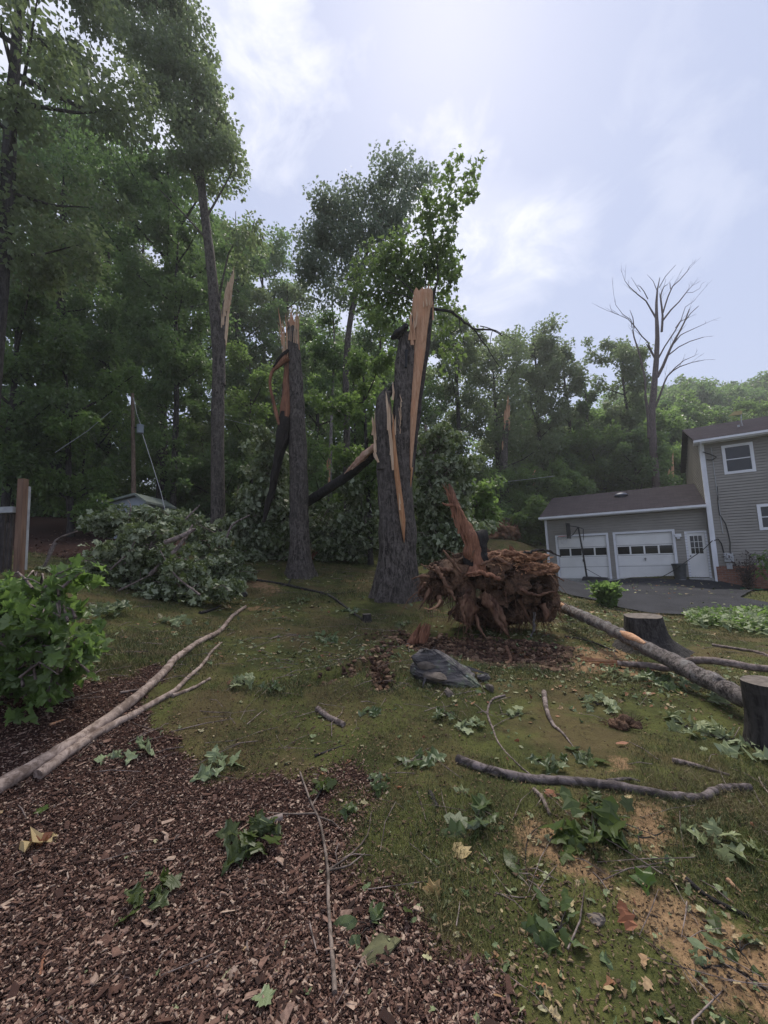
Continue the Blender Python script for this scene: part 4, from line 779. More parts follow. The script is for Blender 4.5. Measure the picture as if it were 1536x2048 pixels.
b = Buf(); Rs_ = np.array(Matrix.Rotation(math.radians(-38), 3, 'Y')) @ _Rx(.35); blob(b, at(799, 664, Y1-.12), (.29, .22, .10), .07, 5, 48, 26, rot=Rs_, ridge=.4); blob(b, at(797, 668, Y1-.02), (.17, .22, .12), .06, 5, 40, 22, rot=Rs_); child(b, 'peeled_bark_slab', bpy.data.materials['wet_black_bark'], bt_)
b = Buf(); tube(b, q1([(812,735,.03),(813,700,.045),(813,712,.02)], Y1-.235), 8, .05); child(b, 'hole_shade_plug', BLACK, bt_)  # solid black plug on the bark, painted-in darkness of a hole
b = Buf()
for L_ in ([(866,618,.045),(890,620,.04),(915,632,.035),(945,655,.03),(985,660,.022),(1005,672,.012)], [(945,655,.02),(970,690,.015),(1000,735,.008)], [(960,652,.015),(985,658,.012),(1030,680,.005)], [(985,660,.012),(978,695,.006)], [(915,632,.015),(930,690,.006)]): tube(b, q1(L_, Y1+.2), 6, .12, wob=.012)
for L_ in ([(858,605,.035),(840,598,.03),(812,570,.02),(790,555,.012)], [(862,600,.03),(875,560,.025),(872,500,.02),(860,440,.014),(850,400,.008)], [(872,500,.014),(900,460,.01),(915,420,.006)], [(860,440,.012),(890,400,.01),(930,370,.006)], [(868,540,.014),(895,520,.01),(915,505,.005)], [(846,600,.02),(800,590,.015),(760,580,.008)], [(850,602,.02),(850,530,.014),(820,480,.006)]): tube(b, q1(L_, Y1+.1), 6, .12, wob=.012)
child(b, 'side_branch', BARKD, bt_)
b = Buf(); blobs(b, [(865,375,12,10,.3),(905,365,20,8,.4),(942,372,14,14,.5),(925,395,18,10,.3),(885,400,20,10,.4),(868,430,20,20,.7),(905,430,16,14,.35),(850,460,24,20,.7),(890,480,30,24,.9),(870,510,26,24,1),(908,520,14,22,.6),(890,555,20,20,.6),(845,430,14,14,.3)], Y1, 13, .125, 'maple', dy=.7, rs=.24, sub=14, droop=.7)
blobs(b, [(760,520,36,18,1),(800,530,40,24,1.3),(830,560,30,26,1.2),(780,570,40,26,1.3),(805,602,36,20,1),(750,600,34,18,.8),(860,545,20,20,.6),(725,545,28,20,.7),(790,495,34,14,.7),(835,505,24,16,.6),(880,590,16,16,.4),(770,640,26,20,.6),(720,590,20,16,.4),(890,640,20,30,.5),(905,700,20,30,.5)], Y1+.9, 26, .14, 'mid', dy=.8, rs=.40, sub=10, droop=.6)
child(b, 'crown', m_leaf('oak_sprout_leaf', (.065, .115, .032), (.145, .220, .060), (.17, .22, .11), .5), bt_)
# leaning limb torn from it
ll = empty('leaning_limb', at(750, 900, Y1+.1), 'dark broken limb slanting from the huge split trunk down behind the snapped one', 'limb')
def mixY(L_): return [[*at(x_, y_, Yq), r_] for x_, y_, Yq, r_ in L_]
b = Buf(); tube(b, mixY([(752,905,10.3,.10),(742,912,10.5,.13),(720,930,10.9,.155),(690,955,11.6,.15),(655,978,12.4,.15),(618,1002,13.2,.16),(590,1020,13.8,.15),(550,1045,14.5,.12),(510,1065,15.2,.08)]), 14, .15, .12, 4); child(b, 'bark', bpy.data.materials['wet_black_bark'], ll)
b = Buf(); tube(b, mixY([(756,890,10.1,.05),(742,899,10.25,.10),(722,917,10.6,.09),(700,938,11.1,.05),(688,950,11.4,.02)]), 9, .08, .5, 9)

for u in range(16):
    f_ = rng.uniform(0, .75); x0, y0 = 750-46*f_, 893+46*f_; splinter(b, at(x0-14, y0+12, 10.2+f_*.7), at(x0+rng.uniform(4, 12), y0-rng.uniform(4, 14), 10.05+f_*.6), rng.uniform(.03, .08))
splinter(b, at(748, 905, 10.1), at(756, 925, 10.0), .07); child(b, 'torn_wood', m_wood('pinkish_torn_wood', (.50,.33,.25), (.36,.2,.13), (.6,.45,.33)), ll)
def fray(parent, mt, segs, Y, n, w0, w1, l0, l1, sp=.3):
    b = Buf()
    for k in range(n):
        (x0, y0), (x1, y1) = segs[rng.integers(len(segs))]; u = rng.random(); x = x0+(x1-x0)*u; y = y0+(y1-y0)*u; l_ = rng.uniform(l0, l1)*(rng.random()+.4); yy = Y+rng.uniform(-.12, .1)
        a_ = at(x, y+8, yy); e_ = a_+np.array([rng.normal()*sp*.3, rng.normal()*sp*.15, 1.0])*l_; splinter(b, a_, e_, rng.uniform(w0, w1), .7)
    child(b, 'frayed_strands', mt, parent)
fray(bt_, WOODP, [((832,612),(866,600)), ((829,650),(834,640)), ((784,830),(790,860)), ((804,790),(800,860)), ((812,1000),(800,930))], Y1-.22, 90, .006, .03, .1, .45)
fray(st, WOODP, [((575,672),(596,680)), ((564,705),(575,710))], Y2-.15, 46, .008, .026, .25, 1.0, .12)
fray(ft, WOODP, [((446,620),(462,600)), ((452,600),(464,570))], Y3-.15, 50, .01, .035, .15, .7)
# short snapped stems in the distance
for (L_, Y, spl, lab) in (([(1008,1000,.3),(1009,900,.26),(1013,850,.22)], 30, [(1011,870,1010,818),(1017,860,1019,800),(1013,850,1016,790),(1007,900,1006,880)], 'dark snapped stem with a ragged pale top above the root ball'),
        ([(1071,985,.14),(1071,960,.13)], 30, [(1070,975,1070,938),(1073,970,1073,955),(1068,975,1066,965)], 'short snapped stem with an orange top left of the garage roof'),
        ([(1335,985,.22),(1336,960,.2)], 34, [(1336,985,1335,945),(1340,970,1346,925),(1345,960,1347,900),(1333,975,1332,950),(1339,955,1338,935)], 'short snapped stem with an orange top behind the garage roof')):
    p0 = at(*L_[0][:2], Y); t = empty('broken_tree', (p0[0], Y, hgt(p0[0], Y)), lab, 'broken tree'); b = Buf(); tube(b, [[p0[0], Y, hgt(p0[0], Y)-.3, L_[0][2]*1.2]]+[[*at(x_, y_, Y), r_] for x_, y_, r_ in L_], 9, .5, .15, 3, jag=.5); child(b, 'trunk', BARK, t)
    b = Buf(); 
    for x0, y0, x1, y1 in spl: splinter(b, at(x0, y0, Y-.15), at(x1, y1, Y-.15), .3*30/34)
    child(b, 'split_wood', WOOD, t)
# ------------------------------------------------------------------ root ball, rocks, logs, stumps
def m_soil(name, a, b_, c_):
    m, nt, bs = mat(name); oc = ncoord(nt); n1 = nnoise(nt, oc, 3, 6, .7, .4); n2 = nnoise(nt, oc, 26, 4, .7)
    c = nmix(nt, nmap(nt, n1, .35, .62), a, b_); c = nmix(nt, nmap(nt, n2, .5, .68, 0, .7), c, c_); nt.links.new(c, bs.inputs['Base Color']); bump(nt, bs, nmath(nt, 'ADD', n2, n1), 1.0, .05); return m
SOIL = m_soil('red_root_soil', (.060, .034, .023), (.190, .110, .068), (.022, .013, .010)); SOILR = m_soil('orange_clay', (.16, .075, .045), (.32, .17, .095), (.09, .04, .026))
YB = 7.0; rb = empty('root_ball', at(975, 1262, YB), 'upended root ball of reddish soil and torn roots right of the huge split trunk', 'root ball')
b = Buf(); SP = []
for (px, py, dY, rx, ry, rz_) in ((985,1145,.15,.98,.45,.30),(1055,1168,.05,.52,.42,.40),(895,1155,.2,.5,.42,.33),(1015,1205,.3,.80,.4,.36),(930,1200,.0,.20,.2,.40),(1085,1205,.12,.30,.3,.36),(985,1225,.45,.75,.35,.26),(960,1125,.35,.8,.5,.22),(862,1175,.15,.24,.22,.22),(1000,1228,.3,.18,.2,.22),(1050,1222,.35,.2,.2,.2)):
    c_ = at(px, py, YB+dY); P_, D_ = blob(b, c_, (rx, ry, rz_), .40*min(1, rx/.5), 3.0, 110, 70, ridge=1.1, oct_=8, sm=False); SP.append((P_, D_))
child(b, 'soil_plate', SOIL, rb)
b = Buf(); c_ = at(1020, 1128, YB); blob(b, at(1010, 1115, YB+.2), (.78, .45, .10), .20, 5, 90, 40, ridge=.6, oct_=7, sm=False); blob(b, at(1070, 1138, YB-.05), (.38, .35, .10), .18, 6, 70, 40, ridge=.6, oct_=7, sm=False); child(b, 'topsoil', SOILR, rb)
b = Buf(); tube(b, q1([(955,1150,.17),(948,1110,.14),(938,1075,.12),(926,1045,.10),(915,1020,.085),(906,998,.06),(899,972,.03)], YB-.12), 18, .035, .8, 9, jag=.05)
tube(b, q1([(925,1030,.045),(912,1012,.035),(893,1010,.025),(884,1006,.01)], YB-.2), 8, .05, .5, 9)
for k in range(34): u_ = rng.random(); x_, y_ = 950-46*u_, 1120-120*u_; splinter(b, at(x_+rng.uniform(-9, 9), y_+10, YB-.2), at(x_-16+rng.uniform(-7, 9), y_-rng.uniform(25, 50), YB-.2+rng.uniform(-.05, .08)), rng.uniform(.015, .045))
child(b, 'trunk_stub', WOODR, rb)
b = Buf(); tube(b, q1([(955,1135,.22),(948,1105,.19),(955,1080,.16),(965,1070,.12),(970,1060,.05)], YB+.02), 12, .05, .4, 5); child(b, 'stub_bark', bpy.data.materials['wet_black_bark'], rb)
def root_(L_, Y, mt=ROOT): b = Buf(); L_ = [(x_, y_, r_*.62) for x_, y_, r_ in L_]; tube(b, q1(L_, Y), 10, .03, .8, 22, wob=.010); child(b, 'root', mt, rb)
root_([(1040,1110,.04),(1075,1100,.035),(1100,1102,.03),(1122,1113,.018)], YB-.1, BARKD); root_([(1060,1140,.04),(1100,1145,.03),(1128,1162,.015)], YB-.2); root_([(880,1200,.035),(870,1215,.03),(848,1216,.012)], YB-.3, WOOD)
root_([(1068,1225,.04),(1067,1260,.03),(1056,1292,.02)], YB-.1, BARKL); root_([(940,1180,.07),(925,1215,.05),(932,1250,.02)], YB-.4); root_([(965,1190,.11),(990,1230,.08),(1015,1270,.03)], YB-.3); root_([(905,1140,.05),(860,1135,.035),(842,1128,.015)], YB-.2)
root_([(870,1130,.05),(890,1165,.05),(910,1200,.03)], YB-.42); root_([(850,1165,.04),(838,1185,.03),(842,1200,.012)], YB-.2); root_([(1000,1160,.05),(960,1145,.05),(930,1152,.02)], YB-.52, WOODR); root_([(1020,1130,.05),(990,1118,.04),(960,1130,.03)], YB-.3)
root_([(1092,1160,.035),(1110,1190,.03),(1100,1228,.012)], YB-.1); root_([(1040,1180,.05),(1075,1190,.04),(1112,1182,.015)], YB-.35, ROOT)
b = Buf()
for k in range(110):                                     # torn flat root strips
    P_, D_ = SP[rng.integers(len(SP))]; i = rng.integers(len(P_)); p = P_[i]
    if D_[i][1] > .3: continue
    d_ = np.cross(D_[i], rands(1)[0])+D_[i]*.35; l_ = rng.uniform(.08, .35); splinter(b, p-d_*l_*.3, p+d_*l_*.7, rng.uniform(.012, .04), .3)
for k in range(1500):
    P_, D_ = SP[rng.integers(len(SP))]; i = rng.integers(len(P_)); p = P_[i]
    if D_[i][1] > .5: continue
    d_ = D_[i]*.6+rands(1)[0]*.8; d_[2] -= .45; l_ = rng.uniform(.06, .32)*(1.4 if rng.random() < .12 else 1); q_ = p+d_*l_*.5+rands(1)[0]*.03; e = p+d_*l_+[0, 0, -.3*l_]
    r_ = rng.uniform(.0015, .006); tube(b, [[*(p-D_[i]*.03), r_*1.3], [*q_, r_], [*e, r_*.4]], 4, .12, cap=False)
ro = child(b, 'rootlets', ROOT, rb); ro['kind'] = 'stuff'
b = Buf()
for k in range(26):                                     # ragged torn ends round the rim
    a = rng.uniform(0, 6.283); c_ = at(975+128*math.cos(a), 1172-(55 if math.sin(a) > 0 else 62)*math.sin(a), YB+rng.uniform(-.2, .2)); d_ = np.array([math.cos(a), rng.uniform(-.8, .1), math.sin(a)-.2])+rands(1)[0]*.55; l_ = rng.uniform(.06, .30)
    tube(b, [[*(c_-d_*.15), rng.uniform(.02, .045)], [*(c_+d_*l_*.5+rands(1)[0]*.02), rng.uniform(.010, .028)], [*(c_+d_*l_+rands(1)[0]*.05), .004]], 6, .04, .8, 24)
for (x0, y0, x1, y1, r_) in ((930,1195,938,1250,.11),(975,1190,1018,1272,.08),(1085,1210,1092,1245,.06),(880,1195,872,1216,.06)):
    P_ = tube(b, [[*at(x0, y0, YB-.1), r_], [*at((x0+x1)/2+4, (y0+y1)/2, YB-.18), r_*.8], [*at(x1, y1, YB-.1), .01]], 14, .03, .9, 16)
child(b, 'torn_roots', ROOT, rb)['kind'] = 'stuff'
b = Buf()
for k in range(150):
    x_ = rng.uniform(985, 1105); y_ = rng.uniform(1112, 1150); c_ = at(x_, y_, YB-.25+rng.uniform(-.1, .1)); d_ = rands(1)[0]; d_[2] = abs(d_[2])*.4; splinter(b, c_, c_+d_*rng.uniform(.04, .16), rng.uniform(.01, .035), .5)
child(b, 'wood_shreds', m_wood('orange_shreds', (.40,.22,.12), (.26,.13,.07), (.5,.31,.18)), rb)['kind'] = 'stuff'
# second, far root ball
t = empty('root_ball', at(1005, 1088, 24), 'smaller bright orange root ball far behind the large one, at the foot of the wood', 'root ball'); b = Buf(); blob(b, at(1010, 1064, 24), (.75, .6, .62), .5, 2.2, 64, 40, ridge=.4); blob(b, at(985, 1075, 24), (.5, .4, .3), .4, 2.5, 40, 24); child(b, 'soil', SOILR, t)
b = Buf()
for k in range(60): a = rands(1)[0]; a[1] = -abs(a[1]); p = at(1008, 1066, 24)+a*.6; tube(b, [[*p, .03], [*(p+a*.4+rands(1)[0]*.2), .01]], 5, .2)
child(b, 'roots', ROOT, t)['kind'] = 'stuff'
# rocks
import bmesh
def rock(b, c, r, seed, rot=0., n=22, amp=.05, sub=4, tilt=0.0, sc_=3.0):
    g = np.random.default_rng(seed); bm = bmesh.new()
    for p in g.normal(size=(n, 3)): p = p/np.linalg.norm(p)*g.uniform(.8, 1.05); bm.verts.new(p*np.array(r))
    bmesh.ops.convex_hull(bm, input=bm.verts[:]); bmesh.ops.delete(bm, geom=[v for v in bm.verts if not v.link_faces], context='VERTS')
    bmesh.ops.bevel(bm, geom=bm.edges[:], offset=min(r)*.08, segments=2, affect='EDGES'); bmesh.ops.triangulate(bm, faces=bm.faces[:]); bmesh.ops.subdivide_edges(bm, edges=bm.edges[:], cuts=sub, use_grid_fill=True); bmesh.ops.triangulate(bm, faces=bm.faces[:])
    V = np.array([v.co[:] for v in bm.verts]); Fc = np.array([[v.index for v in f.verts] for f in bm.faces]) if bm.verts.index_update() is None else None; bm.free()
    k = np.array([mn.fractal(Vector(v*sc_)+Vector((seed, 0, 0)), .9, 2.2, 4) for v in V]); V = V*(1+amp*k/min(r)*min(r))[:, None]*1.0
    V[:, 2] += .012*np.round(np.sin(V[:, 2]*45+k*3))*.5
    Rm = _Rz(rot) @ _Rx(tilt); b.add(V @ Rm.T+np.array(c), Fc, 0, False)
def m_rock():
    m, nt, bs = mat('lichen_rock'); oc = ncoord(nt); n1 = nnoise(nt, oc, 4, 6, .65); n2 = nnoise(nt, ncoord(nt, 'Object', (2, 2, 22)), 1.5, 4); vo = nt.nodes.new('ShaderNodeTexVoronoi'); nt.links.new(oc, vo.inputs['Vector']); vo.inputs['Scale'].default_value = 16
    c = nmix(nt, nmap(nt, n2, .3, .7), (.045, .042, .045), (.15, .135, .13)); c = nmix(nt, nmap(nt, n1, .5, .6, 0, .8), c, (.11, .13, .085)); c = nmix(nt, nmath(nt, 'MULTIPLY', nmap(nt, vo.outputs[0], .32, .12), nmap(nt, n1, .45, .6)), c, (.30, .34, .29))
    nt.links.new(c, bs.inputs['Base Color']); bump(nt, bs, nmath(nt, 'ADD', n1, n2), .8, .03); return m
ROCK = m_rock(); RPLAIN = m_plain('grey_stone', (.13, .108, .09), .9, .4, 9); MOSSY = m_plain('mossy_stone', (.085, .085, .045), .95, .5, 7)
p = G(890, 1375); bo = empty('boulder', p, 'lichen spotted layered grey boulder on the lawn below the root ball', 'rock'); b = Buf()
rock(b, at(893, 1340, p[1]+.16), (.54, .32, .25), 5, -.6, 20, .12, 6, -.2, 4.5); rock(b, at(862, 1322, p[1]+.2), (.40, .28, .17), 9, -.6, 14, .11, 5, -.1, 5); rock(b, at(915, 1362, p[1]+.12), (.26, .2, .15), 12, .3, 14, .11, 5, 0, 5); child(b, 'stone', ROCK, bo)
b = Buf(); rock(b, at(868, 1352, p[1]-.02), (.20, .08, .045), 21, -.75, 14, .03, 3, .3); rock(b, at(850, 1330, p[1]+.05), (.14, .08, .05), 23, -.6, 14, .03, 3, .2); child(b, 'loose_slab', RPLAIN, bo)
for px, py, r, sd_, lab in ((900,1397,(.10,.09,.06),31,'small pinkish stone at the lower edge of the boulder'),(975,1383,(.10,.08,.06),33,'pale rounded stone right of the boulder'),(965,1362,(.14,.10,.07),35,'dark stone right of the boulder, behind the pale one'),(487,1192,(.22,.15,.12),37,'dark grey stone on the grass in front of the brush pile'),(575,1525,(.035,.03,.02),39,'tiny dark stone where the mulch meets the moss'),(760,1910,(.055,.12,.03),41,'flat moss edged stone half under the folded green leaf'),(1190,1850,(.05,.05,.02),43,'small flat stone at the edge of the bare sand')):
    p = G(px, py); b = Buf(); rock(b, (p[0], p[1], p[2]+r[2]*.35), r, sd_, rng.uniform(0, 3), 10, .16, 4, 0, 9); tag(b.build('stone', MOSSY if 'moss' in lab else ROCK if 'dark' in lab else RPLAIN), lab, 'rock')
# fallen log and the branch across it
lg = empty('fallen_log', at(1300, 1310, 5.3), 'long weathered grey log lying from the root ball down to the right edge', 'log')
b = Buf(); A_, B_ = at(1118, 1213, 7.8), at(1520, 1404, 3.62); tube(b, [[*(A_+(B_-A_)*q_+[0, 0, .03*math.sin(q_*5)]), (.083+.005*math.sin(q_*9))] for q_ in np.linspace(0, 1, 9)], 22, .05, .22, 9, wob=.006); child(b, 'bark', LOGM, lg)
b = Buf(); 
for q0, q1_ in ((.47,.62),(.0,.07)):
    a0, a1 = A_+(B_-A_)*q0, A_+(B_-A_)*q1_; off = np.array([-.035, -.10, .075]); tube(b, [[*(a0+off*.72), .02], [*((a0+a1)/2+off*.72), .055], [*(a1+off*.72), .02]], 8, .05, .2, 8)
child(b, 'bare_wood', WOOD, lg)
br_ = empty('fallen_branch', at(1250, 1330, 5.3), 'long branch with a torn pale end lying across the weathered log', 'branch')
b = Buf(); tube(b, [[*at(x_, y_, q_), r_] for x_, y_, q_, r_ in ((1235,1326,5.35,.036),(1290,1330,5.2,.04),(1340,1336,5.0,.042),(1385,1322,4.72,.042),(1430,1322,4.55,.04),(1490,1332,4.4,.038),(1580,1345,4.25,.034))], 9, .08, .12, 8, wob=.003); child(b, 'bark', STICKM, br_)
b = Buf()
for k in range(7): y_ = 1313+k*3; splinter(b, at(1245, 1326+rng.uniform(-3, 3), 5.32), at(1130+rng.uniform(0, 70), y_+rng.uniform(-2, 2), 5.65), rng.uniform(.03, .05))
child(b, 'torn_wood', WOODR if False else m_wood('orange_torn_wood', (.45,.24,.14), (.32,.15,.08), (.5,.32,.2)), br_)
# stumps
def stump(px, py, r, h, label, rtop=None, Y=None, ringm=None, flare_=.6, lean=(0, 0)):
    p = G(px, py) if Y is None else np.array([at(px, py, Y)[0], Y, gz(at(px, py, Y)[0], Y)]); rt = rtop or r*.8; t = empty('tree_stump', p, label, 'stump'); b = Buf()
    z0 = p[2]; tube(b, [[p[0], p[1], z0-.12, r*1.15], [p[0], p[1], z0+.02, r], [p[0]+lean[0]*.5, p[1], z0+h*.5, (r+rt)/2*.93], [p[0]+lean[0], p[1]+lean[1], z0+h, rt]], 40, .04, .13, 6, flare=root_flare(flare_, 6, z0-.1, h*.9, 1.), cap=True, capmi=1)
    ct_ = m_plain('cut_wood_'+str(px), (.13, .11, .095), .9, .4, 14); child(b, 'trunk', [BARKD, ct_], t); return t
stump(1292, 1298, .36, .50, 'wide rotting tree stump behind the weathered log beside the driveway', .27, flare_=.9)
stump(1547, 1500, .165, .50, 'tall round sawn stump cut off by the right edge of the photo', .15, 3.25, flare_=.1)
stump(734, 1243, .09, .14, 'tiny dark stump among leaves in front of the huge split trunk', .08, flare_=.2)
p = G(838, 1284); t = empty('broken_wood_chunk', p, 'reddish splintered block of wood standing at the soil crack above the boulder', 'wood chunk'); b = Buf()
for k in range(26): f_ = rng.random(); g_ = rng.uniform(-.06, .06); splinter(b, at(817+f_*32, 1288-f_*3, p[1]+g_), at(832+f_*27+rng.uniform(-3, 3), 1250-6*math.sin(f_*3)+rng.uniform(-3, 8), p[1]+g_), rng.uniform(.05, .09), .8)
child(b, 'wood', WOODR, t)
for px, py, r_, lab in ((627, 1118, .16, 'reddish torn slab of wood leaning at the right foot of the straight snapped trunk'), (712, 1092, .12, 'small orange torn wood piece in the debris behind the leaning limb')):
    p = onground(px, py, H0); Y_ = p[1]; b = Buf()
    for k in range(12): g_ = rng.uniform(-1, 1)*r_; splinter(b, p+[g_, rng.uniform(-.05, .05), -.03], p+[g_*.6+r_*.9, rng.uniform(-.05, .05), r_*rng.uniform(1.2, 2.3)], r_*.5, .5)
    tag(b.build('wood_chunk', WOODR), lab, 'wood')
for px, py, lab in ((1250, 1452, 'dark clod of soil and fibres on the lawn left of the sawn stump'), (1085, 1330, 'dark red clod of soil in the trench below the root ball')):
    p = G(px, py); b = Buf(); blob(b, (p[0], p[1], p[2]+.02), (.12, .07, .05), .10, 9, 40, 24, ridge=.4); 
    for k in range(60): d_ = rands(1)[0]; d_[2] = abs(d_[2]); q_ = p+d_*[.16, .1, .07]; tube(b, [[*q_, .003], [*(q_+d_*.06+rands(1)[0]*.03), .001]], 3, .1, cap=False)
    tag(b.build('soil_clod', SOIL), lab, 'soil clod')
# ------------------------------------------------------------------ fallen sticks and branches
def stick(name, L_, r0, r1, label, mt=STICKM, cat='branch', twigs=(), seg=9, rough=.15, lift=0.0, tip=None, knots=0):
    P = []; n = len(L_)
    for i, q_ in enumerate(L_): p = onground(q_[0], q_[1]); rr = r0+(r1-r0)*i/(n-1); lf = (q_[2] if len(q_) > 2 else 0)+lift; P.append([p[0], p[1], gz(p[0], p[1])+rr*.75+lf, rr])
    b = Buf(); tube(b, P, seg+3, max(.025, r0*.9), rough, 14, wob=r0*.05)
    for T in twigs:
        Q = []; m_ = len(T)
        for i, q_ in enumerate(T): p = onground(q_[0], q_[1]); rr = r1*.6*(1-.6*i/(m_-1))+.001; Q.append([p[0], p[1], gz(p[0], p[1])+rr+(q_[2] if len(q_) > 2 else .01), rr])
        tube(b, Q, 5, .05, .1, 12)
    o = b.build(name, mt); tag(o, label, cat); return o
stick('fallen_branch', [(-60,1625),(0,1583),(90,1530),(190,1465),(270,1405),(330,1350),(350,1325),(400,1290),(440,1262),(465,1235),(491,1213)], .050, .030, 'longest bare pole lying on the mulch, running from the left edge to the lawn', POLE)
stick('fallen_branch', [(75,1560),(130,1520),(200,1472),(270,1432),(320,1400),(350,1385),(372,1365),(405,1335),(425,1305),(443,1288)], .036, .014, 'shorter forked branch lying on the mulch just below the longest pole', POLE, twigs=())
stick('fallen_branch', [(345,1394),(385,1378),(420,1360)], .020, .013, 'short side fork of the branch beside the longest pole', POLE)
stick('fallen_branch', [(915,1524),(950,1538),(1010,1553),(1070,1560),(1150,1570),(1240,1580),(1330,1590),(1400,1597),(1425,1588),(1455,1580),(1502,1580)], .030, .022, 'thick dark crooked branch lying on the lawn at right, bent near its end', m_bark('dark_stick_bark', (.03,.024,.022), (.20,.165,.16), (5,5,5), bs_=.5), twigs=[[(1215,1570),(1260,1560),(1280,1563)]])
stick('fallen_branch', [(635,1415),(660,1435),(688,1452)], .026, .024, 'short thick stick lying on the lawn below the soil crack', STICKM)
stick('fallen_branch', [(1088,1385),(1093,1420),(1105,1445),(1125,1465),(1148,1493)], .026, .004, 'pale tapering twig on the lawn left of the pale leaf cluster', STICKM)
stick('fallen_twig', [(1010,1392),(985,1400),(975,1425),(985,1455),(1000,1490),(1040,1530),(1066,1548)], .012, .004, 'thin forked twig on the lawn above the dark crooked branch', STICKM, 'twig', [[(975,1430),(940,1410),(880,1396)],[(985,1455),(1010,1440),(1040,1432)]])
stick('fallen_twig', [(600,1550),(622,1610),(640,1650),(655,1740),(657,1810),(662,1890),(668,1960),(670,1998)], .006, .009, 'long thin twig lying down the mulch towards the camera', m_bark('twig_bark', (.07,.055,.045), (.24,.19,.16), (5,5,5), bs_=.3), 'twig', [[(658,1750),(705,1720),(735,1685),(743,1635)],[(658,1752),(700,1745),(730,1720)],[(625,1615),(640,1590),(648,1575)],[(632,1632),(580,1632),(535,1630)],[(635,1640),(665,1650),(680,1665)]], 6, lift=.012)
stick('fallen_twig', [(1068,1583),(1085,1605),(1100,1635)], .012, .010, 'short grey stick on the lawn just below the dark crooked branch', STICKM, 'twig')
stick('fallen_twig', [(1372,1762),(1410,1785),(1450,1805),(1502,1828)], .011, .007, 'dark rotten stick lying on the bare sand at right', BARKD, 'twig')
stick('fallen_twig', [(1060,1770),(1052,1740),(1052,1700),(1062,1672),(1085,1650)], .004, .0025, 'dark curved twig on the bare soil below the crooked branch', BARKD, 'twig', seg=5)
stick('fallen_twig', [(1235,1650),(1275,1673),(1310,1668),(1350,1650)], .0045, .003, 'curved dark twig on the sand right of the large green leaves', BARKD, 'twig', [[(1277,1675),(1285,1710),(1330,1760)]], 5)
stick('fallen_twig', [(1405,1936),(1460,1930),(1500,1955),(1540,1985)], .004, .005, 'thin dark twig curving off the lower right corner', BARKD, 'twig', seg=5)
stick('fallen_twig', [(990,1790),(1050,1793),(1105,1778)], .003, .002, 'thin pale twig on the grass below the tan leaf', STICKM, 'twig', seg=5)
stick('fallen_twig', [(630,1515),(660,1505),(690,1495)], .010, .004, 'dark stick on the lawn below the short thick stick', BARKD, 'twig')
stick('fallen_twig', [(410,1483),(470,1478),(520,1460),(560,1450)], .004, .002, 'thin twig on the moss beside the mulch edge', STICKM, 'twig', seg=5)
stick('fallen_twig', [(835,1590),(845,1620),(852,1650)], .006, .004, 'thin upright looking stick on the lawn beside two bark pieces', STICKM, 'twig', seg=5)
stick('bark_piece', [(860,1592),(875,1618)], .016, .012, 'piece of brown bark left of the lawn leaf at the middle', BARKD, 'bark')
stick('bark_piece', [(525,1652),(565,1640)], .022, .020, 'short grey stub of branch above the dark maple leaves on the mulch', STICKM, 'bark')
stick('fallen_branch', [(500,1160),(560,1168),(620,1183),(660,1195),(700,1222),(726,1242)], .035, .025, 'dark branch lying on the lawn in front of the two broken trunks', BARKD, twigs=[[(640,1190),(680,1190),(712,1183)],[(575,1172),(590,1150),(620,1140)]])
stick('fallen_twig', [(400,1228),(425,1220),(455,1205)], .03, .015, 'short brown stick on the grass above the tip of the longest pole', BARKD, 'twig')
stick('fallen_twig', [(1130,1275),(1180,1285),(1235,1305)], .018, .010, 'brown stick in front of the weathered log', BARKD, 'twig')
stick('fallen_branch', [(1425,1292),(1470,1300),(1520,1310),(1560,1325)], .02, .02, 'thin grey branch on the lawn beyond the log at the right edge', STICKM)
stick('fallen_twig', [(1345,1525),(1400,1535),(1460,1552)], .018, .008, 'flat grey stick on the lawn above the bend of the crooked branch', STICKM, 'twig')
stick('fallen_twig', [(1010,1325),(1020,1300),(1012,1285)], .02, .03, 'broken forked root standing in the trench below the root ball', ROOT, 'root', lift=.05)
stick('wood_splinter', [(1455,1760),(1490,1790)], .012, .001, 'orange wood splinter on the lawn right of the rotten stick', WOOD, 'splinter', seg=4)
stick('wood_splinter', [(240,1390),(290,1381)], .012, .008, 'pale flat splinter touching the longest pole', STICKM, 'splinter', seg=4)
stick('wood_splinter', [(100,1453),(138,1438)], .012, .004, 'orange splinter on the mulch above the longest pole', WOOD, 'splinter', seg=4)
stick('wood_splinter', [(75,1975),(88,1912)], .007, .009, 'orange brown bark sliver on the mulch at lower left', WOODR, 'splinter', seg=4)
stick('wood_splinter', [(388,1955),(410,1938),(436,1925)], .005, .006, 'pale crooked sliver on the mulch left of the long twig', STICKM, 'splinter', seg=4)
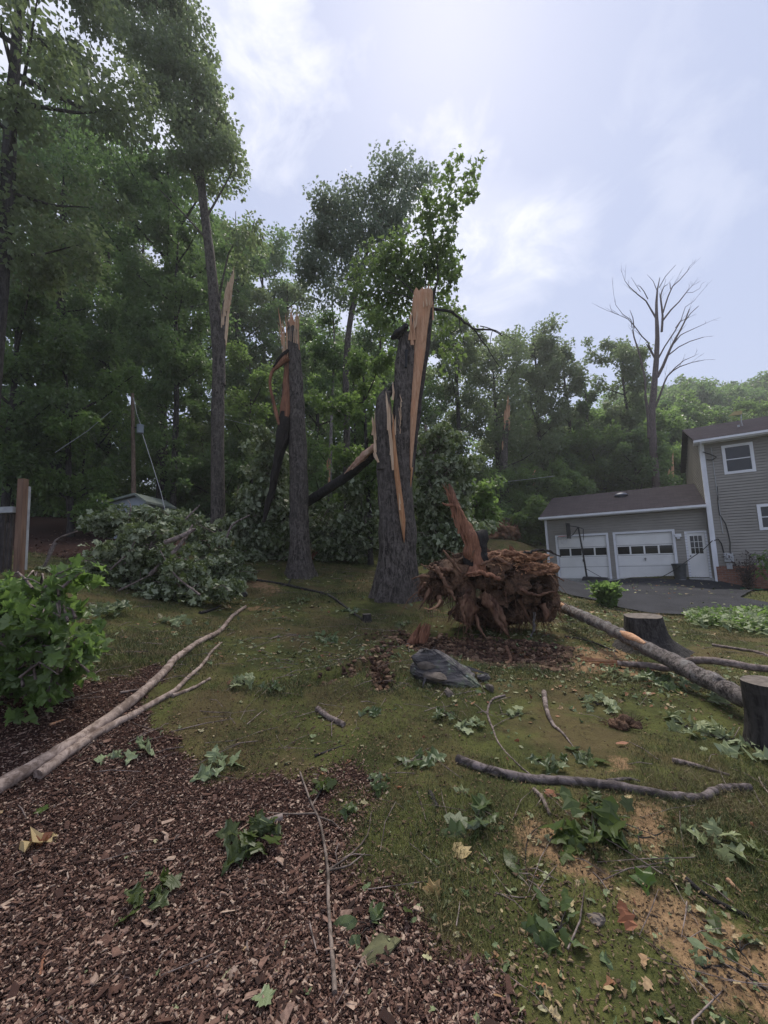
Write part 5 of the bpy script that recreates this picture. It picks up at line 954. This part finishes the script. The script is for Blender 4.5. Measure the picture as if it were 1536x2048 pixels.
# ------------------------------------------------------------------ leaf sprigs on the ground
def sprig(px, py, n, size, kind, mt, label, spread=.12, h=.06, cat='leaves', name='leaf_cluster', rise=.25, twig=True):
    p = G(px, py); b = Buf(); n = int(n*1.5) if n > 2 else n; size = size*.95 if n > 1 else size; t = empty(name, p, label, cat) if (n > 2 and twig) else None
    o = rands(n); o[:, 2] = np.abs(o[:, 2])*h/max(.01, spread); pos = p+o*spread*(rng.random(n)**.6)[:, None]*np.array([1, 1, 1]); pos[:, 2] = p[2]+.008+rng.random(n)*h
    X = o.copy(); X[:, 2] = rng.normal(0, rise, n); X += rands(n)*.4; Z = rands(n)*(.8 if n > 1 else .3)+[0, 0, 1]
    leaves(b, pos, X, Z, size*rng.uniform(.7, 1.2, n), kind)
    if t:
        child(b, 'leaf_blades', mt, t); b = Buf(); 
        for k in range(min(n, 8)): tube(b, [[p[0], p[1], p[2]+.01, .0035], [*((p+pos[k])/2+[0, 0, .012]), .0025], [*pos[k], .0015]], 4, .05, cap=False)
        child(b, 'stem', BARKD, t)
    else: tag(b.build(name if n > 1 else 'fallen_leaf', mt), label, cat if n > 1 else 'leaf')
for a in ((510,1690,16,.105,'maple',LEAF_M,'thick cluster of dark green maple leaves on the mulch left of the long twig',.12,.07),
 (300,1815,6,.085,'maple',LEAF_M,'small cluster of dark leaves on the mulch at lower left',.08,.04),(740,1860,4,.14,'oval',LEAF_D,'folded dark green leaf pair on the mulch at the flat mossy stone',.06,.06),
 (950,1660,6,.14,'mid',LEAF_D,'green leaves above the curled tan leaf on the grass',.12,.05),(1185,1690,16,.15,'mid',LEAF_M,'largest cluster of broad green leaves on the sand at right',.17,.08),
 (1430,1685,9,.10,'maple',LEAF_P,'pale green star shaped leaves on the lawn at right below the crooked branch',.16,.04),(1120,1870,8,.09,'mid',LEAF_D,'dull green leaf cluster on the grass near the bottom at right',.11,.05),
 (760,1575,9,.07,'mid',LEAF_D,'dark crumpled leaf cluster on the lawn left of the orange leaf',.07,.05),(845,1525,5,.12,'maple',LEAF_D,'flat blue green leaves on the lawn left of the crooked branch end',.09,.02),
 (890,1438,6,.11,'maple',LEAF_D,'blue green leaves on the lawn below the boulder',.11,.04),(930,1452,6,.10,'maple',LEAF_P,'pale leaves right of the blue green ones below the boulder',.12,.03),
 (742,1430,4,.10,'maple',LEAF_D,'small green sprig on the lawn right of the short thick stick',.07,.03),(1195,1412,8,.11,'maple',LEAF_P,'pale green leaf cluster on the lawn under the log, left of the soil clod',.13,.05),
 (1370,1460,12,.11,'maple',LEAF_P,'scattered pale leaves on the lawn left of the sawn stump',.26,.04),(1460,1492,9,.13,'maple',LEAF_P,'pale leaves on the lawn at the foot of the sawn stump',.20,.04),
 (1170,1515,7,.10,'maple',LEAF_D,'grey green leaves just above the middle of the crooked branch',.11,.05),(1095,1525,7,.09,'maple',LEAF_D,'dark sprig above the left part of the crooked branch',.11,.05),
 (490,1372,7,.10,'maple',LEAF_P,'pale leaf sprig on the moss right of the forked branch',.12,.05),(550,1378,8,.10,'maple',LEAF_D,'dark leaf sprig on the lawn left of the soil crack',.12,.05),
 (255,1512,7,.10,'maple',LEAF_P,'yellowish leaf sprig on the mulch below the forked branch',.14,.04),(440,1542,6,.11,'maple',LEAF_P,'yellowish leaf sprig at the mulch edge near the long twig',.13,.04),
 (650,1277,14,.12,'mid',LEAF_D,'flat dark leaf sprig on the lawn left of the reddish wood block',.26,.05),(340,1242,16,.13,'maple',LEAF_P,'pale leaf sprig on the grass left of the tip of the longest pole',.3,.06),
 (640,1590,8,.07,'mid',LEAF_M,'small green weed sprig at the top of the long twig',.08,.06),(690,1632,4,.07,'mid',LEAF_D,'small leaf pair at the mulch edge right of the long twig',.05,.04),
 (1240,1355,12,.11,'maple',LEAF_P,'pale leaves on the ground in front of the torn branch end',.25,.05),(1330,1372,14,.12,'maple',LEAF_D,'grey green leaves under the weathered log',.3,.06),(1440,1405,10,.11,'maple',LEAF_P,'pale leaves along the far part of the log near the sawn stump',.2,.04),
 (1045,1430,6,.09,'maple',LEAF_P,'pale leaves beside the thin forked twig',.12,.03),(1220,1640,8,.10,'maple',LEAF_M,'dark leaves behind the largest leaf cluster on the sand',.13,.05),
 (800,1252,9,.12,'mid',LEAF_D,'leaf sprig on the lawn in front of the huge split trunk',.2,.05),(600,1205,9,.12,'mid',LEAF_D,'leaf sprig beside the dark branch in front of the snapped trunk',.22,.05),
 (700,1225,10,.12,'maple',LEAF_D,'leafy tip of the dark branch by the tiny stump',.2,.07),(1150,1240,22,.15,'maple',LEAF_D,'leafy debris between the root ball and the weathered log',.4,.15),(200,1225,24,.15,'maple',LEAF_D,'leafy branch tip on the grass in front of the brush pile',.4,.1),
 (1480,1900,4,.10,'oval',LEAF_D,'thick green leaves at the right edge of the bare sand',.08,.04),(1420,1925,3,.08,'oval',LEAF_P,'upright dull leaf on the sand near the lower right corner',.03,.05)):
    sprig(*a)
for a in ((550,2012,1,.10,'maple',LEAF_P,'single pale lobed leaf on the mulch at the bottom'),(90,1632,1,.09,'maple',LEAF_G,'single bright green leaf on the mulch at left'),(35,1712,1,.15,'mid',LEAF_T,'curled tan leaf on the mulch at the left edge'),(100,1675,1,.13,'mid',LEAF_R,'curled brown leaf on the mulch behind the tan one'),
 (245,1790,1,.09,'oval',LEAF_P,'rolled pale leaf on the mulch left of the dark leaf cluster'),(248,1728,1,.05,'oval',LEAF_P,'tiny pale leaf on the mulch at left'),(1262,1607,1,.08,'oak',LEAF_T,'tan oak leaf on the edge of the sand below the crooked branch'),(1098,1587,1,.09,'mid',LEAF_R,'reddish leaf touching the underside of the crooked branch'),
 (800,1583,1,.07,'mid',LEAF_R,'orange leaf on the lawn right of the dark crumpled cluster'),(870,1790,1,.08,'maple',LEAF_T,'yellow star shaped leaf at the mulch edge'),(820,1835,1,.08,'oval',LEAF_M,'green leaf on the mulch below the yellow star shaped leaf'),(935,1730,1,.15,'mid',LEAF_T,'large curled tan leaf on the grass in the middle foreground'),(1010,1710,1,.17,'oval',LEAF_M,'long folded green leaf right of the large tan leaf'),
 (930,1580,1,.09,'maple',LEAF_P,'pale lobed leaf on the lawn below the left end of the crooked branch'),(1360,1395,1,.09,'mid',LEAF_T,'tan curled leaf on the lawn between log and clod'),(1230,1490,1,.10,'oval',LEAF_R,'thin brown leaf on the lawn below the soil clod'),(1035,1480,1,.07,'mid',LEAF_R,'brown leaf on the lawn right of the thin forked twig'),(1500,1650,1,.07,'mid',LEAF_R,'reddish brown leaf near the right edge'),
 (1270,1880,1,.08,'mid',LEAF_R,'dark purple brown leaf on the grass beside the sand'),(1440,1870,1,.12,'oval',LEAF_M,'single long green leaf on the bare sand'),(1290,1760,1,.09,'maple',LEAF_G,'bright leaf tip below the largest leaf cluster'),(1205,1975,1,.05,'oval',LEAF_T,'yellow leaf on the dark grass near the bottom'),(1080,1980,1,.06,'mid',LEAF_T,'small tan leaf on the grass near the bottom right'),(95,2010,1,.05,'oval',LEAF_P,'small green leaf on the mulch in the lower left corner'),
 (185,1362,1,.10,'maple',LEAF_P,'pale leaf at the edge of the mulch beside the near leafy branch'),(390,1300,1,.11,'maple',LEAF_P,'pale leaf caught between the two bare poles')):
    sprig(*a, spread=.01, h=.02, twig=False)
# ------------------------------------------------------------------ leafy brush piles
def brush(name, label, BL, Y, per, size, mt, kind, dy, rs, stems, sub=10, droop=.9, smt=None, extra=None, cat='brush pile'):
    c0 = at(BL[0][0], BL[0][1], Y); t = empty(name, (c0[0], c0[1], hgt(c0[0], c0[1])), label, cat); b = Buf()
    for S in stems: tube(b, [[*at(x_, y_, Y+d_), r_] for x_, y_, d_, r_ in S], 7, .15, .15, 6)
    for (px, py, rx, ry, dn) in BL:
        for k in range(int(3+dn*4)):
            a_ = at(px+rng.normal()*rx*.6, py+abs(rng.normal())*ry*.5, Y+rng.uniform(-dy, dy)*.6); e = at(px+rng.normal()*rx*.9, py-rng.random()*ry*.8, Y+rng.uniform(-dy, dy)); tube(b, [[*a_, .012], [*((a_+e)/2+[0, 0, .1]), .009], [*e, .003]], 4, .2, cap=False)
    E_ = []
    for (px, py, rx, ry, dn) in BL:
        for k in range(int(2+dn*3)):
            a_ = at(px+rng.normal()*rx*.5, py+ry*.2, Y+rng.uniform(-dy, dy)*.5); a2 = rng.uniform(0, 6.283); l_ = rng.uniform(.6, 1.5)*ry*Y/F*1.3; e = a_+np.array([math.cos(a2)*l_, math.sin(a2)*l_*.7, l_*rng.uniform(.1, .85)]); m1 = (a_+e)/2+[0, 0, .12*l_]
            tube(b, [[*a_, .009+.0016*Y], [*m1, .006+.0010*Y], [*e, .003]], 5, .12, .15, 9, wob=.006); E_ += [m1*.4+e*.6, e]
    child(b, 'branches', smt or STICKM, t); b = Buf(); E_ = np.array(E_); clusters(b, E_, rs*.75, max(4, int(per*.45)), size, kind, droop, .8, 0, .15); blobs(b, BL, Y, per, size, kind, dy, rs, sub, droop, .15); 
    o = child(b, 'foliage', mt, t); me = o.data; V = np.empty(len(me.vertices)*3); me.vertices.foreach_get('co', V); V = V.reshape(-1, 3)+np.array(t.location); hz = H0(V[:, 0], V[:, 1]); V[:, 2] = np.where(V[:, 2] < hz+.03, hz+.03+.05*np.abs(np.sin(V[:, 0]*37)), V[:, 2]); me.vertices.foreach_set('co', (V-np.array(t.location)).ravel()); me.update(); return t
brush('leafy_branch', 'leafy green maple branch close by at the left edge, drooping over the mulch', [(30,1190,40,30,1),(10,1230,30,40,1),(90,1170,30,26,.8),(60,1240,50,34,1.2),(120,1230,36,30,1),(90,1290,50,34,1.3),(150,1290,30,24,.6),(30,1310,30,34,.8),(60,1350,46,26,1),(120,1340,40,20,.6),(20,1370,24,22,.6),(85,1390,30,14,.4)], 3.4, 5, .13, LEAF_G, 'maple', .45, .15,
      [[(85,1160,.1,.006),(82,1220,.05,.009),(70,1290,0,.011),(50,1360,-.1,.012)],[(-20,1320,.1,.03),(15,1290,.1,.024),(30,1255,.1,.018),(45,1180,.2,.009)],[(-20,1240,.1,.006),(25,1215,.05,.004)],[(50,1360,-.1,.010),(90,1330,0,.006),(160,1290,.1,.003)]], 6, 1.0, cat='branch')
brush('brush_pile', 'big brush pile of wilted pale undersided leaves left of the lawn', [(250,1100,50,18,.8),(310,1105,50,24,1),(365,1135,44,30,1.1),(200,1135,44,22,.9),(270,1150,60,30,1.2),(340,1172,50,22,1),(230,1190,50,18,.8),(390,1180,44,14,.7),(165,1190,34,18,.6),(290,1070,30,18,.4),(445,1180,30,6,.4),(190,1215,30,10,.4),(120,1165,20,14,.4)], 8.3, 34, .135, LEAF_D, 'maple', .9, .22,
      [[(95,1115,0,.02),(112,1080,0,.02),(155,1062,0,.012)],[(88,1135,-.3,.03),(112,1085,-.2,.025)],[(140,1210,-.6,.04),(200,1165,-.5,.035),(260,1120,-.3,.025),(330,1070,-.1,.012)],[(300,1150,-.5,.045),(360,1090,-.3,.04),(385,1050,0,.02)],[(330,1085,-.4,.05),(365,1072,-.4,.045),(390,1058,-.2,.03)],[(150,1225,-.8,.03),(230,1185,-.8,.02),(300,1150,-.8,.01)],[(220,1140,-.8,.02),(260,1100,-.7,.015),(290,1040,-.5,.008)],[(400,1190,-.8,.02),(350,1150,-.8,.016),(320,1100,-.7,.008)]], 13, .8)
brush('brush_pile', 'tall heap of wilted branches in front of the utility pole and forked tree', [(250,1035,34,18,.6),(330,1030,40,20,.9),(380,1055,44,30,1.1),(420,1090,36,26,1),(440,1125,30,20,.9),(475,1150,30,12,.7),(300,1070,40,20,.8),(215,1050,20,20,.4)], 11.5, 40, .155, LEAF_D, 'maple', 1.0, .28, [[(330,1090,-.6,.04),(370,1040,-.5,.03),(400,1010,-.3,.015)],[(450,1085,-.5,.03),(465,1050,-.4,.03),(500,1030,-.3,.015)],[(240,1080,-.6,.02),(262,1020,-.4,.02),(255,1000,-.3,.01)]], 13, .8)
brush('brush_pile', 'broken leafy crown lying between the forked tree and the snapped trunk', [(510,1000,30,40,1.4),(540,940,24,40,1.2),(520,1060,44,30,1.5),(480,1060,34,30,1.2),(560,1080,34,26,1.2),(500,1110,44,18,1),(545,890,16,24,.6),(560,1010,20,40,1),(530,1120,40,12,.8)], 14.2, 52, .19, LEAF_D, 'mid', .9, .38, [[(470,1080,0,.03),(500,1040,0,.03),(540,1010,0,.02)]], 11, 1.1)
brush('brush_pile', 'leafy debris on the ground between the snapped trunk and the split trunk', [(650,1080,24,26,1),(690,1060,26,34,1),(720,1090,26,24,1),(670,1110,40,12,1),(640,1040,20,30,.8),(735,1040,18,40,.9),(715,985,20,34,.8),(650,1120,20,8,.4)], 15.2, 48, .19, LEAF_D, 'mid', .8, .38, [[(640,1120,0,.03),(690,1105,0,.03),(740,1095,0,.02)]], 11, 1.0)
brush('brush_pile', 'hanging wilted branches right behind the split trunk above the root ball', [(850,900,20,40,1),(870,960,30,40,1.4),(860,1020,30,40,1.4),(850,1080,26,30,1),(900,1010,30,40,1.2),(900,1070,36,30,1.2),(940,1060,30,34,1),(885,880,22,24,.7),(915,940,24,26,.8),(870,1110,30,14,.7)], 12.2, 42, .18, LEAF_D, 'mid', .9, .34, [[(850,850,0,.04),(870,940,0,.04),(900,1040,0,.03)]], 11, 1.3)
brush('young_tree', 'bright green leafy sapling behind the upended root ball', [(950,1010,26,24,1),(965,1040,26,26,1),(985,1020,18,18,.6),(940,1050,22,26,.8),(960,980,18,18,.5)], 13.5, 40, .19, LEAF_G, 'oval', .6, .3, [[(960,1110,0,.04),(958,1040,0,.03),(955,985,0,.01)]], 10, .6, cat='tree')
brush('vine_shrub', 'bright green rounded shrub on the slope left of the garage', [(1078,1010,20,12,1),(1092,1025,14,14,.8),(1070,1035,16,16,.9),(1085,1050,14,18,.9),(1055,1050,16,18,.8),(1065,1070,20,12,.8),(1040,1065,16,14,.6),(1030,1045,14,16,.6)], 24.5, 46, .24, LEAF_G, 'mid', .8, .45, [[(1070,1085,0,.05),(1075,1040,0,.03)]], 10, .6, cat='shrub')
# ------------------------------------------------------------------ pole, wires, shed, railing
YP = 15; pp_ = at(268, 1060, YP); up = empty('utility_pole', (pp_[0], YP, hgt(pp_[0], YP)), 'weathered wooden utility pole with a grey transformer among the left trees', 'utility pole')
b = Buf(); tube(b, [[*at(268, 1080, YP), .088], [*at(267, 940, YP), .076], [*at(265, 787, YP), .06]], 10, 1, .04); child(b, 'pole', m_bark('pole_wood', (.10,.065,.048), (.25,.18,.135), (6,6,1)), up)
b = Buf(); c_ = at(280.5, 858, YP-.1); tube(b, [[c_[0], c_[1], c_[2]-.165, .12], [c_[0], c_[1], c_[2]+.13, .12], [c_[0], c_[1], c_[2]+.16, .13], [c_[0], c_[1], c_[2]+.175, .09]], 18, 2); tf = child(b, 'transformer', m_plain('transformer_grey', (.26, .30, .34), .45, .08), up)
b = Buf(); tube(b, [[c_[0]-.03, c_[1], c_[2]+.2, .02], [c_[0]-.03, c_[1], c_[2]+.36, .013]], 6, 1); box(b, at(273, 855, YP), (.16, .04, .05)); child(b, 'bracket', BLACK, up)
def wire(name, L_, r, label, mt, cat='wire'): b = Buf(); tube(b, [[*at(x_, y_, Y_), r] for x_, y_, Y_ in L_], 5, 1.0, cap=False); tag(b.build(name, mt), label, cat)
WIRE = m_plain('wire_grey', (.35, .36, .38), .5)
wire('wire', [(267,795,13.2),(274,830,13.1),(281,848,13.1)], .008, 'thin wire from the pole top down to the transformer', WIRE)
wire('guy_wire', [(285,868,13.1),(305,930,12.8),(322,985,12.5),(336,1045,12.2)], .010, 'slanting guy wire running down right from the transformer to the brush', WIRE)
wire('power_line', [(222,822,13),(175,862,12.5),(110,905,12)], .008, 'overhead wire slanting down left from beside the utility pole', WIRE)
wire('power_line', [(450,838,19),(500,850,19),(548,866,19)], .009, 'thin wire between the forked tree and the snapped trunk', WIRE)
wire('power_line', [(1000,965,26),(1060,958,26),(1110,952,27)], .012, 'thin wire crossing the wood above the root ball', WIRE)
sh = empty('shed', (*at(255, 1040, 14.5)[:2], hgt(*at(255, 1040, 14.5)[:2])), 'pale low shed behind the utility pole, half hidden by brush', 'shed'); zb_ = hgt(*at(255, 1040, 14.5)[:2]); zt_ = at(240, 1006, 14.5)[2]
b = Buf(); x0, x1 = at(218, 1020, 14.5)[0], at(291, 1020, 14.5)[0]; y0, y1 = 14.5, 16.2; zr = at(278, 993, 14.5)[2]; xr = at(275, 993, 14.5)[0]
b.add([[x0,y0,zb_-1],[x1,y0,zb_-1],[x1,y0,zt_],[xr,y0,zr],[x0,y0,zt_],[x0,y1,zb_-1],[x1,y1,zb_-1],[x1,y1,zt_],[xr,y1,zr],[x0,y1,zt_]], [[0,1,2,3,4],[9,8,7,6,5],[1,6,7,2],[5,0,4,9]]); child(b, 'wall', m_plain('shed_paint', (.36, .40, .44), .7, .08, 1), sh)
b = Buf()
for (xa, za, xb, zb2) in ((x0-.15, zt_-.03, xr, zr+.03), (x1+.15, zt_-.08, xr, zr+.03)): b.add([[xa,y0-.2,za],[xb,y0-.2,zb2],[xb,y1+.2,zb2],[xa,y1+.2,za],[xa,y0-.2,za+.08],[xb,y0-.2,zb2+.08],[xb,y1+.2,zb2+.08],[xa,y1+.2,za+.08]], [[0,1,2,3],[7,6,5,4],[0,4,5,1],[1,5,6,2],[2,6,7,3],[3,7,4,0]])
child(b, 'roof', m_plain('shed_roof', (.20, .23, .20), .8, .15), sh)
fr = empty('deck_railing', (*at(38, 1140, 6.7)[:2], gz(*at(38, 1140, 6.7)[:2])), 'weathered wooden railing with brown posts at the left edge', 'railing')
PB = m_wood('weathered_board', (.20, .125, .085), (.12, .07, .05), (.10, .08, .07), (9, 9, 1)); PG = m_plain('grey_board', (.33, .34, .35), .8, .2); DK = m_plain('dark_board', (.05, .042, .04), .9, .3)
b = Buf(); a_ = at(38, 1142, 6.7); e_ = at(46, 958, 6.7); box(b, ((a_[0]+e_[0])/2, 6.7, (a_[2]+e_[2])/2-.15), (.105, .10, e_[2]-a_[2]+.3)); child(b, 'post', PB, fr)
b = Buf(); a_ = at(50, 1100, 7.6); e_ = at(54, 973, 7.6); box(b, ((a_[0]+e_[0])/2, 7.6, (a_[2]+e_[2])/2-.2), (.06, .09, e_[2]-a_[2]+.4)); child(b, 'post', PG, fr)
b = Buf(); a_ = at(-60, 1021, 6.6); e_ = at(38, 1021, 6.75); box(b, (a_+e_)/2, (e_[0]-a_[0], .10, .10)); child(b, 'rail', PG, fr)
for k in range(6): b = Buf(); a_ = at(-50+k*15, 1028, 6.75); box(b, a_+[0, 0, -.5], (.035, .035, 1.0)); child(b, 'baluster', DK, fr)
b = Buf(); a_ = at(-5, 1090, 7.3); box(b, a_+[-.2, 0, -.1], (.8, .05, 1.0)); child(b, 'skirt_panel', DK, fr)
# ------------------------------------------------------------------ bark mulch, grass, litter
def scatter(n, x0, x1, y0, y1, dens):
    """points whose density falls with distance from the camera"""
    u = rng.random(n); y = y0*(y1/y0)**u; xx = rng.uniform(-1, 1, n)*(y*.98+.5); k = (xx > x0) & (xx < x1); xx, y = xx[k], y[k]; k = rng.random(len(xx)) < dens(xx, y); return xx[k], y[k]
def dens_mul(x, y): m_, s_, c_, p_ = masks(x, y); return np.clip(m_*1.2-.1, 0, 1)
def chips(n, L0, L1, name, mt, x0, x1, y0, y1, dn, lift=.012):
    x, y = scatter(n, x0, x1, y0, y1, dn); n = len(x); z = H(x, y)+rng.uniform(0, lift, n)
    g = 1+.0*y; L_ = np.exp(rng.uniform(np.log(L0), np.log(L1), n))*g; W_ = L_*rng.uniform(.12, .7, n); T_ = rng.uniform(.002, .006, n)
    X = rands(n); X[:, 2] *= .35; X /= np.linalg.norm(X, axis=1)[:, None]; Z = rands(n)*.45+[0, 0, 1]; Y_ = np.cross(Z, X); Y_ /= np.linalg.norm(Y_, axis=1)[:, None]; Z = np.cross(X, Y_)
    c8 = np.array([[-.5,-.5,0],[.5,-.35,0],[.5,.4,0],[-.45,.5,0],[-.5,-.5,1],[.5,-.35,1],[.5,.4,1],[-.45,.5,1]])[None]+rng.normal(0, .13, (n, 8, 3))*[1, 1, 0]
    W = np.stack([x, y, z], -1)[:, None]+c8[..., 0:1]*L_[:, None, None]*X[:, None]+c8[..., 1:2]*W_[:, None, None]*Y_[:, None]+c8[..., 2:3]*T_[:, None, None]*Z[:, None]
    F_ = np.array([[4,5,6,7],[0,1,5,4],[1,2,6,5],[2,3,7,6],[3,0,4,7]]); b = Buf(); b.add(W.reshape(-1, 3), (F_[None]+(np.arange(n)*8)[:, None, None]).reshape(-1, 4)); return tag(b.build(name, mt), kind='stuff')
CH = m_island('mulch_chips', [(0, (.024, .012, .009)), (.33, (.062, .030, .022)), (.56, (.13, .068, .048)), (.75, (.22, .130, .098)), (.9, (.34, .235, .18)), (1, (.50, .38, .29))])
chips(340000, .005, .023, 'wood_chips', CH, -6, 3, 1.0, 7.0, dens_mul)
chips(4200, .022, .06, 'bark_slivers', CH, -6, 3, 1.0, 7.0, dens_mul, .02)
chips(9000, .05, .10, 'far_wood_chips', CH, -12, 3, 6.0, 18.0, dens_mul)
CH2 = m_island('litter_bits', [(0, (.05, .035, .025)), (.4, (.13, .085, .05)), (.7, (.22, .15, .08)), (1, (.32, .24, .14))])
chips(70000, .005, .022, 'dry_litter', CH2, -6, 9, 1.0, 11.0, lambda x, y: np.clip(.55+.4*fbm(x, y, 1.3, 9), .08, 1)*(1-dens_mul(x, y)))
def grass(n, y0, y1, h0, h1, wd, dn, name, x0=-9, x1=12):
    x, y = scatter(n, x0, x1, y0, y1, dn); n = len(x); z = H(x, y)-.004; a = rng.uniform(0, 6.283, n); h = rng.uniform(h0, h1, n)*(.7+.5*np.clip(fbm(x, y, 2.5, 4), -1, 1)); ln = rng.normal(0, .55, (n, 2))*h[:, None]; w_ = wd*rng.uniform(.6, 1.3, n)
    p = np.stack([x, y, z], -1); d = np.stack([np.cos(a), np.sin(a), 0*a], -1)*w_[:, None]; mid = p+np.c_[ln*.35, h*.6]; tip = p+np.c_[ln*1.15, h]
    V = np.stack([p-d, p+d, mid+d*.7, mid-d*.7, tip], 1).reshape(-1, 3); o = (np.arange(n)*5)[:, None]; b = Buf(); b.add(V, np.array([[0,1,2,3]])+o, 0); b.F.append((np.array([[3,2,4]])+o, 0, False)); return tag(b.build(name, GRS), kind='stuff')
GRS = m_island('grass_blades', [(0, (.032, .055, .020)), (.35, (.072, .105, .034)), (.62, (.13, .155, .055)), (.78, (.19, .175, .07)), (.92, (.28, .21, .11)), (1, (.36, .28, .16))], .7)
nt = GRS.node_tree; bs = nt.nodes['Principled BSDF']; l_ = bs.inputs['Base Color'].links[0].from_socket; oc = ncoord(nt)
nt.links.new(nmix(nt, nmap(nt, nnoise(nt, oc, 1.6, 4, .6), .50, .66, 0, .75), nmix(nt, nmap(nt, nnoise(nt, oc, 3.1, 3), .5, .65, 0, .5), l_, (.13, .17, .035)), (.20, .155, .085)), bs.inputs['Base Color'])
def dens_grass(x, y):
    m_, s_, c_, p_ = masks(x, y); d = inpoly(x, y, DRV); return np.clip(.62+.45*fbm(x, y, 2.2, 6), .06, 1)*(1-np.clip(m_*1.3, 0, 1))*(1-.93*s_)*(1-np.clip(c_*2+p_, 0, 1))*(d < 0)
grass(420000, 1.05, 4.5, .014, .048, .0013, dens_grass, 'grass')
grass(260000, 4.2, 11, .025, .065, .0026, dens_grass, 'far_grass')
grass(110000, 10, 26, .04, .10, .006, dens_grass, 'distant_grass', -14, 14)
# small leaf litter over the lawn
x, y = scatter(24000, -7, 10, 1.2, 14, lambda x, y: np.clip((y-1.0)/3, .12, 1)*np.clip(.30+.5*fbm(x, y, .9, 12), .04, 1)*(1-.8*dens_mul(x, y))); z = H(x, y)+.012; X = rands(len(x)); X[:, 2] *= .25; Z = rands(len(x))*.5+[0, 0, 1]
k = rng.random(len(x)); LIT = m_island('litter_leaves', [(0, (.06, .10, .035)), (.3, (.15, .20, .09)), (.55, (.30, .33, .18)), (.75, (.42, .38, .22)), (.9, (.36, .20, .10)), (1, (.24, .10, .055))], .7)
b = Buf(); s_ = rng.uniform(.016, .050, len(x))*(1+.18*np.clip(y-2, 0, 9)); q_ = k < .5; leaves(b, np.c_[x, y, z][q_], X[q_], Z[q_], s_[q_], 'mid'); leaves(b, np.c_[x, y, z][~q_], X[~q_], Z[~q_], s_[~q_]*.9, 'oval'); tag(b.build('leaf_litter', LIT), kind='stuff')
# fallen leaves on the driveway
x = rng.uniform(8, 14.5, 260); y = rng.uniform(10, 20, 260); k = inpoly(x, y, DRV) > .1; x, y = x[k], y[k]; X = rands(len(x)); X[:, 2] *= .1; b = Buf(); leaves(b, np.c_[x, y, H0(x, y)+.02], X, rands(len(x))*.2+[0, 0, 1], rng.uniform(.07, .14, len(x)), 'mid'); tag(b.build('driveway_leaf_litter', LIT), kind='stuff')

def lumps(x, y, r, name, mt, lift=.0):
    n = len(x); ico = bmesh.new(); bmesh.ops.create_icosphere(ico, subdivisions=1, radius=1); V = np.array([v.co[:] for v in ico.verts]); ico.verts.index_update(); Fc = np.array([[v.index for v in f.verts] for f in ico.faces]); ico.free()
    k = len(V); W = V[None]*rng.uniform(.6, 1.25, (n, k, 1))*rng.uniform(.6, 1.3, (n, 1, 3))*r[:, None, None]; W[..., 2] *= .7; W += np.stack([x, y, H(x, y)+r*.2+lift], -1)[:, None]
    b = Buf(); b.add(W.reshape(-1, 3), (Fc[None]+(np.arange(n)*k)[:, None, None]).reshape(-1, 3)); return tag(b.build(name, mt), kind='stuff')
X_ = []; 
for P in CRACK+[np.vstack([PIT, PIT[:1]])]:
    for i in range(len(P)-1):
        d_ = P[i+1]-P[i]; n = int(np.hypot(*d_)*420); u = rng.random(n)[:, None]; X_.append(P[i]+d_*u+rng.normal(0, .075, (n, 2)))
lo, hi = PIT.min(0), PIT.max(0); q_ = rng.uniform(lo, hi, (5200, 2)); X_.append(q_[inpoly(q_[:, 0], q_[:, 1], PIT) > -.12]); X_ = np.vstack(X_)
SL = m_island('loose_soil_lumps', [(0, (.030, .016, .010)), (.5, (.095, .050, .032)), (.85, (.21, .13, .08)), (1, (.32, .21, .14))]); lumps(X_[:, 0], X_[:, 1], np.exp(rng.uniform(math.log(.006), math.log(.055), len(X_))), 'loose_soil', SL)
# fine dead twigs strewn over lawn and mulch
x, y = scatter(2600, -6, 9, 1.3, 14, lambda x, y: np.clip(.4+.4*fbm(x, y, 1.0, 21), .05, 1)*np.clip(y/4, .3, 1)); b = Buf()
for px_, py_, h_ in zip(x, y, H(x, y)):
    a = rng.uniform(0, 6.283); l_ = rng.uniform(.04, .22)*(1+.05*py_); d_ = np.array([math.cos(a), math.sin(a), 0])*l_; p = np.array([px_, py_, h_+.012]); r_ = rng.uniform(.0012, .0035)*(1+.08*py_)
    tube(b, [[*(p-d_), r_], [*(p+[rng.normal()*.1*l_, rng.normal()*.1*l_, .012]), r_], [*(p+d_), r_*.5]], 4, .2, cap=False)
tag(b.build('twig_litter', STICKM), kind='stuff')
# ------------------------------------------------------------------ thin haze
b = Buf(); boxc(b, -240, 240, -50, 280, float(GZ.min())-1, 75); hz_ = bpy.data.materials.new('haze'); hz_.use_nodes = True; nt = hz_.node_tree; nt.nodes.clear()
pv = nt.nodes.new('ShaderNodeVolumePrincipled'); pv.inputs['Density'].default_value = .0012; pv.inputs['Color'].default_value = (.92, .96, .98, 1); pv.inputs['Anisotropy'].default_value = .3; ou = nt.nodes.new('ShaderNodeOutputMaterial'); nt.links.new(pv.outputs[0], ou.inputs['Volume'])
tag(b.build('haze', hz_), kind='stuff')
